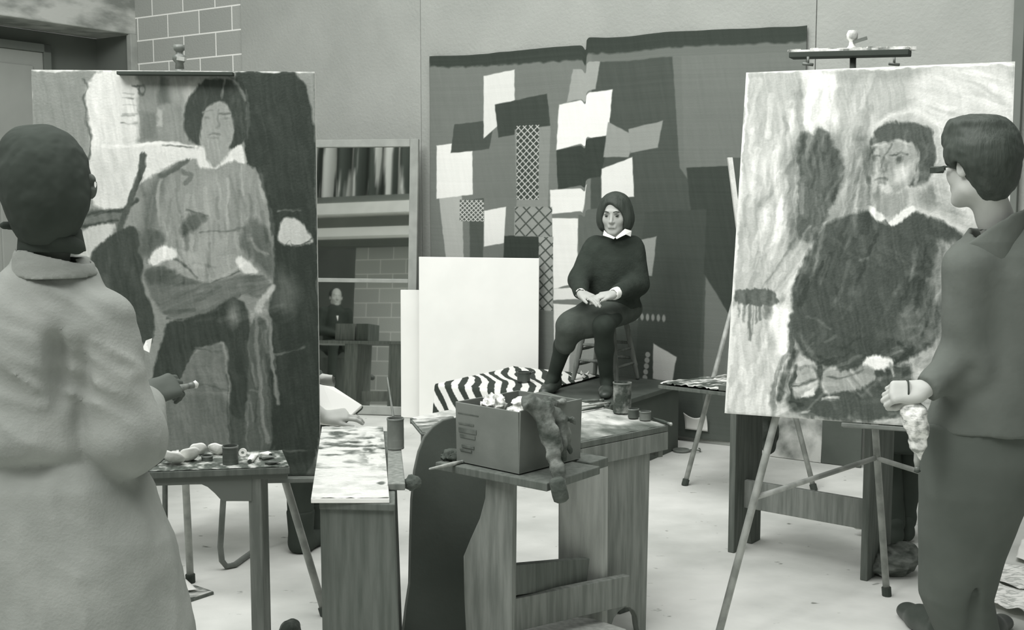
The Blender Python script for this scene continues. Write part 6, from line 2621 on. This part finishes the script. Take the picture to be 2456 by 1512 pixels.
# turned collar
S = SDF()
pc = [at(2296, 588, 3.50), at(2318, 556, 3.47), at(2345, 530, 3.46), at(2385, 510, 3.47), at(2425, 502, 3.52), at(2440, 520, 3.62)]
ncx = at(2372, 560, 3.58)[0]
zt_, zb_ = at(0, 500, 3.5)[2], at(0, 605, 3.5)[2]
S.loft([(zb_ - .03, ncx + .004, 3.585, .098, .096), (zb_ + .03, ncx, 3.58, .100, .096), (zt_ + .02, ncx + .02, 3.57, .083, .08)], k=.01)
S.loft([(zb_ - .06, ncx, 3.58, .088, .085), (zt_ + .03, ncx + .02, 3.57, .072, .07)], k=.004, op='s')
S.plane(V(ncx + .06, 3.5, zt_ - .0), (-.62, .55, 1.0), k=.012)
lo, hi = V(ncx - .15, 3.43, zb_ - .03), V(ncx + .16, 3.73, zt_ + .03)
sdfobj('collar', S, [(lo, hi, .005)], 'jacket', rman, lambda P: .006 * (fbm(P * 20, 2) - .5))
# trousers
S = SDF()
rows = []
for (y, xl, xr, Y, ry) in ((1010, 2215, 2540, 3.68, .14), (1100, 2208, 2520, 3.68, .145), (1180, 2206, 2462, 3.69, .14), (1240, 2206, 2436, 3.71, .13), (1330, 2207, 2404, 3.75, .12),
                           (1430, 2209, 2378, 3.79, .11), (1512, 2242, 2392, 3.83, .11), (1560, 2250, 2400, 3.85, .11)):
    p, q = at(xl, y, Y), at(xr, y, Y)
    rows.append((max(p[2], .03), (p[0] + q[0]) / 2, Y, (q[0] - p[0]) / 2, ry))
S.loft(rows, k=.04, pw=2.3)
S.cone(at(2335, 1300, 3.66), at(2335, 1640, 3.72), .008, .02, k=.03, op='s')
lo, hi = bounds([V(r_0[1] - r_0[3], 3.5, r_0[0]) for r_0 in rows] + [V(r_0[1] + r_0[3], 3.98, r_0[0]) for r_0 in rows], .05)
lo[2] = .01
sdfobj('trousers', S, [(lo, hi, .011)], 'trousers', rman, lambda P: .014 * (fbm(P * V(8, 8, 4), 3) - .5))
shoe(rman, V(1.50, 3.88, .002), V(1.475, 4.17, .002), w=.055, h=.09)
shoe(rman, V(1.60, 3.86, .002), V(1.80, 4.05, .002), w=.05)
# wrist band
w_ = J['wrL']
b = MB()
wc = at(2176, 938, 3.535)
b.tube([wc + V(.004 * math.cos(a), math.cos(a) * .024, math.sin(a) * .034) for a in np.linspace(0, 2 * math.pi, 25)], .003, 6)
b.build('wrist_band', 'rubber', rman, smooth=True)
# rag hanging from his fingers
S = SDF()
pr_ = [at(2192, 990, 3.53), at(2196, 1020, 3.53), at(2202, 1060, 3.53), at(2204, 1100, 3.53)]
rr_ = [.040, .034, .022, .008]
for i in range(3):
    S.cone(pr_[i], pr_[i + 1], rr_[i], rr_[i + 1], k=.02)
lo, hi = bounds(pr_, .06)
o = sdfobj('paint_rag', S, [(lo, hi, .005)], 'rag_white', None, lambda P: .02 * (fbm(P * V(30, 30, 40), 3) - .5))
tag(o, 'white rag hanging in a point below the right painter\'s hand', 'rag')
brush('dark handle pointing down from the white rag', at(2197, 1060, 3.53), at(2200, 1135, 3.53), .008, 'easel_metal', 'black')


# ---------- standing figure behind the right painting (only legs and coat hem show)
J = dict(R=rotm((.1, 1, 0)), head=V(1.80, 5.12, 1.52), neck=V(1.80, 5.10, 1.38), chest=V(1.79, 5.10, 1.22), pelvis=V(1.78, 5.10, .90),
         shR=V(1.98, 5.1, 1.32), elR=V(2.02, 5.1, 1.05), wrR=V(1.95, 5.3, .98), shL=V(1.62, 5.1, 1.32), elL=V(1.58, 5.1, 1.05), wrL=V(1.62, 5.3, .98),
         hipR=V(1.87, 5.1, .86), knR=V(1.80, 5.12, .47), anR=at(2166, 1268, 5.12), toR=V(1.76, 5.3, .04),
         hipL=V(1.74, 5.1, .86), knL=V(1.70, 5.12, .47), anL=at(2140, 1275, 5.08), toL=V(1.60, 5.2, .04))
for k_ in ('anR', 'anL'):
    J[k_][2] = .09
st_ = T('person', 'person in a dark coat standing behind the right painting, coat hem and boots showing', 'person', V(1.78, 5.1, 0))
S = body_sdf(J)
lo, hi = bounds([J[k] for k in J if k != 'R'], .13)
sdfobj('body', S, [(lo, V(hi[0], hi[1], 1.33), .014), (V(1.66, 4.96, 1.33), V(1.94, 5.28, 1.70), .006)], 'skin', st_)
S = SDF()
S.ell(J['head'] + V(0, -.015, .035), (.092, .11, .10)).ell(J['head'] + V(0, .11, -.02), (.09, .07, .11), k=.01, op='s')
sdfobj('hair', S, [(J['head'] - .14, J['head'] + .16, .007)], 'hair', st_)
S = SDF()
S.loft([(.43, 1.80, 5.10, .165, .15), (.75, 1.79, 5.1, .17, .14), (.95, 1.78, 5.1, .17, .13), (1.2, 1.79, 5.1, .19, .13), (1.34, 1.80, 5.1, .13, .09)], k=.03)
for q in 'LR':
    S.cone(J['sh' + q], J['el' + q], .068, .06, k=.04).cone(J['el' + q], J['wr' + q], .06, .045, k=.04)
lo, hi = bounds([V(1.5, 4.9, .42), V(2.1, 5.4, 1.4)], .02)
sdfobj('coat', S, [(lo, hi, .012)], 'coat_dark', st_, lambda P: .015 * (fbm(P * V(9, 9, 3), 3) - .5))
for q in 'LR':
    S = SDF()
    S.cone(J['kn' + q], J['an' + q], .062, .055, k=.02)
    lo, hi = bounds([J['kn' + q], J['an' + q]], .08)
    lo[2] = .02
    sdfobj('boot_shaft', S, [(lo, hi, .01)], 'coat_dark', st_, lambda P: .012 * (fbm(P * 20, 2) - .5))
    a_ = J['an' + q].copy()
    a_[2] = .002
    shoe(st_, a_ + V(0, -.03, 0), a_ + V(-.05 if q == 'L' else .02, .2, 0), 'coat_dark')

# ---------- seated student behind the left painting with a drawing pad
J = dict(R=rotm((.8, .6, -.2)), head=V(-1.15, 5.06, 1.20), neck=V(-1.17, 5.05, 1.07), chest=V(-1.19, 5.05, .92), pelvis=V(-1.22, 5.06, .60),
         shR=V(-1.08, 4.90, 1.0), elR=V(-.98, 4.86, .76), wrR=at(782, 1002, 4.86), shL=V(-1.24, 5.24, 1.0), elL=V(-1.12, 5.34, .78), wrL=V(-.88, 5.28, .72),
         hipR=V(-1.18, 4.96, .56), knR=V(-.93, 4.93, .52), anR=at(722, 1290, 4.95), toR=V(-.90, 5.02, .03),
         hipL=V(-1.18, 5.16, .56), knL=V(-.84, 5.12, .52), anL=at(752, 1290, 5.08), toL=V(-.72, 5.14, .03))
J['anR'][2] = J['anL'][2] = .09
sd = T('person', 'seated student behind the left painting, boots and a hand on a pad showing', 'person', V(-1.15, 5.05, 0))
S = body_sdf(J, .96)
hand_sdf(S, J['wrR'], unit(V(.95, .15, .12)), unit(V(0, .6, -.8)), side=-1, L=.18, curl=(.35, .4, .45, .5), thumb=(.8, .4, .2))
hand_sdf(S, J['wrL'], unit(V(.9, -.2, 0)), unit(V(0, -.5, -.8)), side=1, L=.18)
lo, hi = bounds([J[k] for k in J if k != 'R'], .13)
w0, w1 = J['wrR'] - V(.03, .07, .07), J['wrR'] + V(.19, .10, .08)
sdfobj('body', S, [(lo, V(w0[0], hi[1], 1.05), .014), (J['head'] - V(.14, .14, .15), J['head'] + V(.14, .14, .15), .007), (w0, w1, .004)], 'skin', sd)
S = SDF()
S.ell(J['head'] + V(-.03, -.02, .035), (.10, .10, .10)).ell(J['head'] + V(.09, .06, -.03), (.08, .08, .09), k=.01, op='s')
sdfobj('hair', S, [(J['head'] - .16, J['head'] + .16, .007)], 'hair', sd)
S = SDF()
S.loft([(.50, -1.22, 5.06, .15, .17), (.75, -1.20, 5.06, .14, .17), (.98, -1.18, 5.06, .13, .19), (1.06, -1.17, 5.05, .08, .10)], k=.03)
for q in 'LR':
    S.cone(J['sh' + q], J['el' + q], .06, .055, k=.04).cone(J['el' + q], J['el' + q] * .15 + J['wr' + q] * .85, .055, .042, k=.04)
lo, hi = bounds([V(-1.4, 4.84, .5), V(-.86, 5.42, 1.08)], .03)
sdfobj('pullover', S, [(lo, hi, .012)], 'skirt', sd, lambda P: .015 * (fbm(P * 12, 3) - .5))
for q in 'RL':
    S = SDF()
    S.cone(J['hip' + q], J['kn' + q], .085, .066, k=.03).cone(J['kn' + q], J['an' + q] + V(0, 0, .10), .066, .058, k=.03)
    lo, hi = bounds([J['hip' + q], J['kn' + q], J['an' + q] + V(0, 0, .13)], .09)
    lo[2] = .175
    sdfobj('trouser_leg', S, [(lo, hi, .011)], 'coat_dark', sd)
    S = SDF()
    a_ = J['an' + q]
    S.cone(a_ + V(0, 0, -.05), a_ + V(0, 0, .095), .052, .062, k=.02)
    S.cone(a_ + V(0, 0, -.05), J['to' + q] + V(.03, .02, .01), .05, .036, k=.03)
    S.plane(V(a_[0], a_[1], .003), (0, 0, -1))
    S.plane(V(a_[0], a_[1], .19), (0, 0, 1))
    lo, hi = bounds([V(a_[0], a_[1], 0), J['to' + q] + V(.06, .04, 0), a_ + V(0, 0, .1)], .08)
    lo[2] = -.005
    sdfobj('boot', S, [(lo, hi, .008)], 'coat_dark', sd)
# the pad
pd = T('drawing_pad', 'white drawing pad held by the hidden student beside the mirror', 'drawing pad', at(800, 1000, 4.95))
Q = [at(700, 905, 4.98), at(775, 924, 4.95), at(800, 928, 4.95), at(868, 972, 4.90), at(866, 978, 4.90), at(815, 1022, 4.84), at(690, 1010, 4.86)]
b = MB()
b.prism(Q, V(.0, .014, -.006))
b.build('pad_sheets', 'blank', pd, bevel=.002)
b = MB()
b.prism([q + V(.003, .0145, -.009) for q in Q], V(0, .006, -.003))
b.build('pad_back', 'board_dark', pd, bevel=.001)
S = SDF()
kc = at(832, 1018, 4.96)
S.cone(kc + V(-.06, 0, -.02), kc + V(.01, 0, -.0), .05, .03, k=.02)

# ---------- the man seen in the mirror
def mflat(x, y, dist):
    return mpt(x, y, dist)


hm = mflat(806, 713, 7.0)
fwd = unit(-rd * 1.0 + rs * .25)
fwd[2] = 0
Rm = rotm(fwd)
f3 = V(fwd[0], fwd[1], 0)
s3 = unit(V(-f3[1], f3[0], 0))
if s3 @ rs < 0:
    s3 = -s3                           # s3: towards the right in the mirror
z3 = V(0, 0, 1)
pv = hm - z3 * .66 - s3 * .02
J = dict(R=Rm, head=hm, neck=hm - z3 * .15, chest=hm - z3 * .32, pelvis=pv,
         shL=hm - z3 * .20 + s3 * .17, elL=hm - z3 * .46 + s3 * .20, wrL=hm - z3 * .50 + s3 * .04 + f3 * .2,
         shR=hm - z3 * .20 - s3 * .17, elR=hm - z3 * .46 - s3 * .22, wrR=hm - z3 * .50 - s3 * .04 + f3 * .2,
         hipL=pv + s3 * .09, knL=pv + s3 * .10 + f3 * .42 - z3 * .0, anL=pv + s3 * .22 + f3 * .52 - z3 * .34, toL=pv + s3 * .34 + f3 * .56 - z3 * .38,
         hipR=pv - s3 * .09, knR=pv - s3 * .08 + f3 * .42, anR=pv - s3 * .08 + f3 * .42 - z3 * (pv[2] - .09), toR=pv - s3 * .06 + f3 * .56 - z3 * (pv[2] - .04))
mm_ = T('person', 'man in a dark suit and tie sitting with crossed legs, seen only in the mirror', 'person', V(pv[0], pv[1], 0))
S = body_sdf(J)
lo, hi = bounds([J[k] for k in J if k != 'R'], .13)
sdfobj('body', S, [(lo, V(hi[0], hi[1], hm[2] - .15), .016), (hm - V(.15, .15, .15), hm + V(.15, .15, .16), .007)], 'skin', mm_)
S = SDF()
S.ell(hm - f3 * .03 + z3 * .035, (.092, .092, .095)).ell(hm + f3 * .11 - z3 * .01, (.085, .085, .115), k=.01, op='s')
sdfobj('hair', S, [(hm - .15, hm + .17, .007)], 'hair', mm_)
S = SDF()
c_ = hm - z3 * .42
S.cone(hm - z3 * .22, pv, .135, .14, k=.04)
for q in 'LR':
    S.cone(J['sh' + q], J['el' + q], .065, .058, k=.04).cone(J['el' + q], J['wr' + q], .056, .042, k=.04)
lo, hi = bounds([J['shL'], J['shR'], J['elL'], J['elR'], pv, J['wrL'], J['wrR']], .15)
sdfobj('suit_jacket', S, [(lo, hi, .012)], 'coat_dark', mm_)
S = SDF()
for q in 'LR':
    S.cone(J['hip' + q], J['kn' + q], .085, .068, k=.04).cone(J['kn' + q], J['an' + q], .066, .055, k=.03)
lo, hi = bounds([J[k + q] for k in ('hip', 'kn', 'an') for q in 'LR'], .1)
sdfobj('trousers', S, [(lo, hi, .012)], 'coat_dark', mm_)
b = MB()
b.prism([hm - z3 * .14 + f3 * .085 + s3 * .035, hm - z3 * .14 + f3 * .085 - s3 * .035, hm - z3 * .33 + f3 * .16], f3 * .004)
b.build('shirt_front', 'shirt', mm_)
for q in 'LR':
    S = SDF()
    S.cone(J['an' + q], J['to' + q] + (J['to' + q] - J['an' + q]) * .6, .045, .034, k=.02)
    lo, hi = bounds([J['an' + q], J['to' + q] + (J['to' + q] - J['an' + q]) * .6], .07)
    lo[2] = max(lo[2], .002)
    sdfobj('shoe', S, [(lo, hi, .008)], 'shoe', mm_)
bx_ = MB()                             # block he sits on
tcn = V(pv[0], pv[1], 0)
bx_.box(tcn + z3 * ((pv[2] - .16) / 2 + .0), (.34, .34, pv[2] - .16), (f3, s3, z3))
o = bx_.build('crate_seat', 'wood_dark', None, bevel=.004)
tag(o, 'wooden crate under the suited man, seen only in the mirror', 'crate')
# the bench and boxes between him and the mirror
ba = mpt(748, 818, 2.95)
bb_ = mpt(1010, 812, 2.65)
ba[2] = bb_[2] = 0
bd_ = unit(bb_ - ba)
bn2 = V(-bd_[1], bd_[0], 0)
if bn2 @ rd < 0:
    bn2 = -bn2
mb_ = T('bench', 'wooden plank bench seen only in the mirror', 'bench', (ba + bb_) / 2)
ln = np.linalg.norm(bb_ - ba)
ztop = mpt(880, 818, 2.8)[2]
b = MB()
b.prism([ba - bd_ * .1 + z3 * (ztop - .03), bb_ + z3 * (ztop - .03), bb_ + bn2 * .4 + z3 * (ztop - .03), ba - bd_ * .1 + bn2 * .4 + z3 * (ztop - .03)], z3 * .03)
b.build('bench_top', 'wood', mb_)
for xx in (823, 943):
    q0 = mpt(xx, 900, 2.85)
    s_ = (q0 - ba) @ bd_
    b = MB()
    o_ = ba + bd_ * s_
    w_2 = .14
    b.prism([o_ + bn2 * .03, o_ + bd_ * w_2 + bn2 * .03, o_ + bd_ * w_2 + bn2 * .03 + z3 * (ztop - .03), o_ + bn2 * .03 + z3 * (ztop - .03)], bn2 * .3)
    b.build('leg', 'wood', mb_)
q0, q1 = mpt(850, 951, 2.85), mpt(945, 951, 2.8)
b = MB()
b.beam(V(q0[0], q0[1], q0[2]) + bn2 * .1, V(q1[0], q1[1], q1[2]) + bn2 * .1, .03, .10)
b.build('rail', 'wood_light', mb_)
for (xa, xb, hh, mt, lb) in ((795, 848, .17, 'wood', 'wooden box on the left end of the mirrored bench'), (852, 884, .17, 'wood_dark', 'darker box beside it on the mirrored bench')):
    q0, q1 = mpt(xa, 817, 2.9), mpt(xb, 817, 2.9)
    s0_, s1_ = (q0 - ba) @ bd_, (q1 - ba) @ bd_
    t = T('wooden_box', lb, 'box', ba + bd_ * (s0_ + s1_) / 2 + z3 * ztop)
    b = MB()
    for (a0, a1, c0_, c1_) in ((s0_, s1_, .08, .092), (s0_, s1_, .308, .32), (s0_, s0_ + .012, .092, .308), (s1_ - .012, s1_, .092, .308)):
        b.prism([ba + bd_ * a0 + bn2 * c0_ + z3 * (ztop + .001), ba + bd_ * a1 + bn2 * c0_ + z3 * (ztop + .001),
                 ba + bd_ * a1 + bn2 * c1_ + z3 * (ztop + .001), ba + bd_ * a0 + bn2 * c1_ + z3 * (ztop + .001)], z3 * hh)
    b.build('box_sides', mt, t)
    b = MB()
    b.prism([ba + bd_ * s0_ + bn2 * .08 + z3 * (ztop + .001), ba + bd_ * s1_ + bn2 * .08 + z3 * (ztop + .001),
             ba + bd_ * s1_ + bn2 * .32 + z3 * (ztop + .001), ba + bd_ * s0_ + bn2 * .32 + z3 * (ztop + .001)], z3 * .01)
    b.build('box_bottom', mt, t)
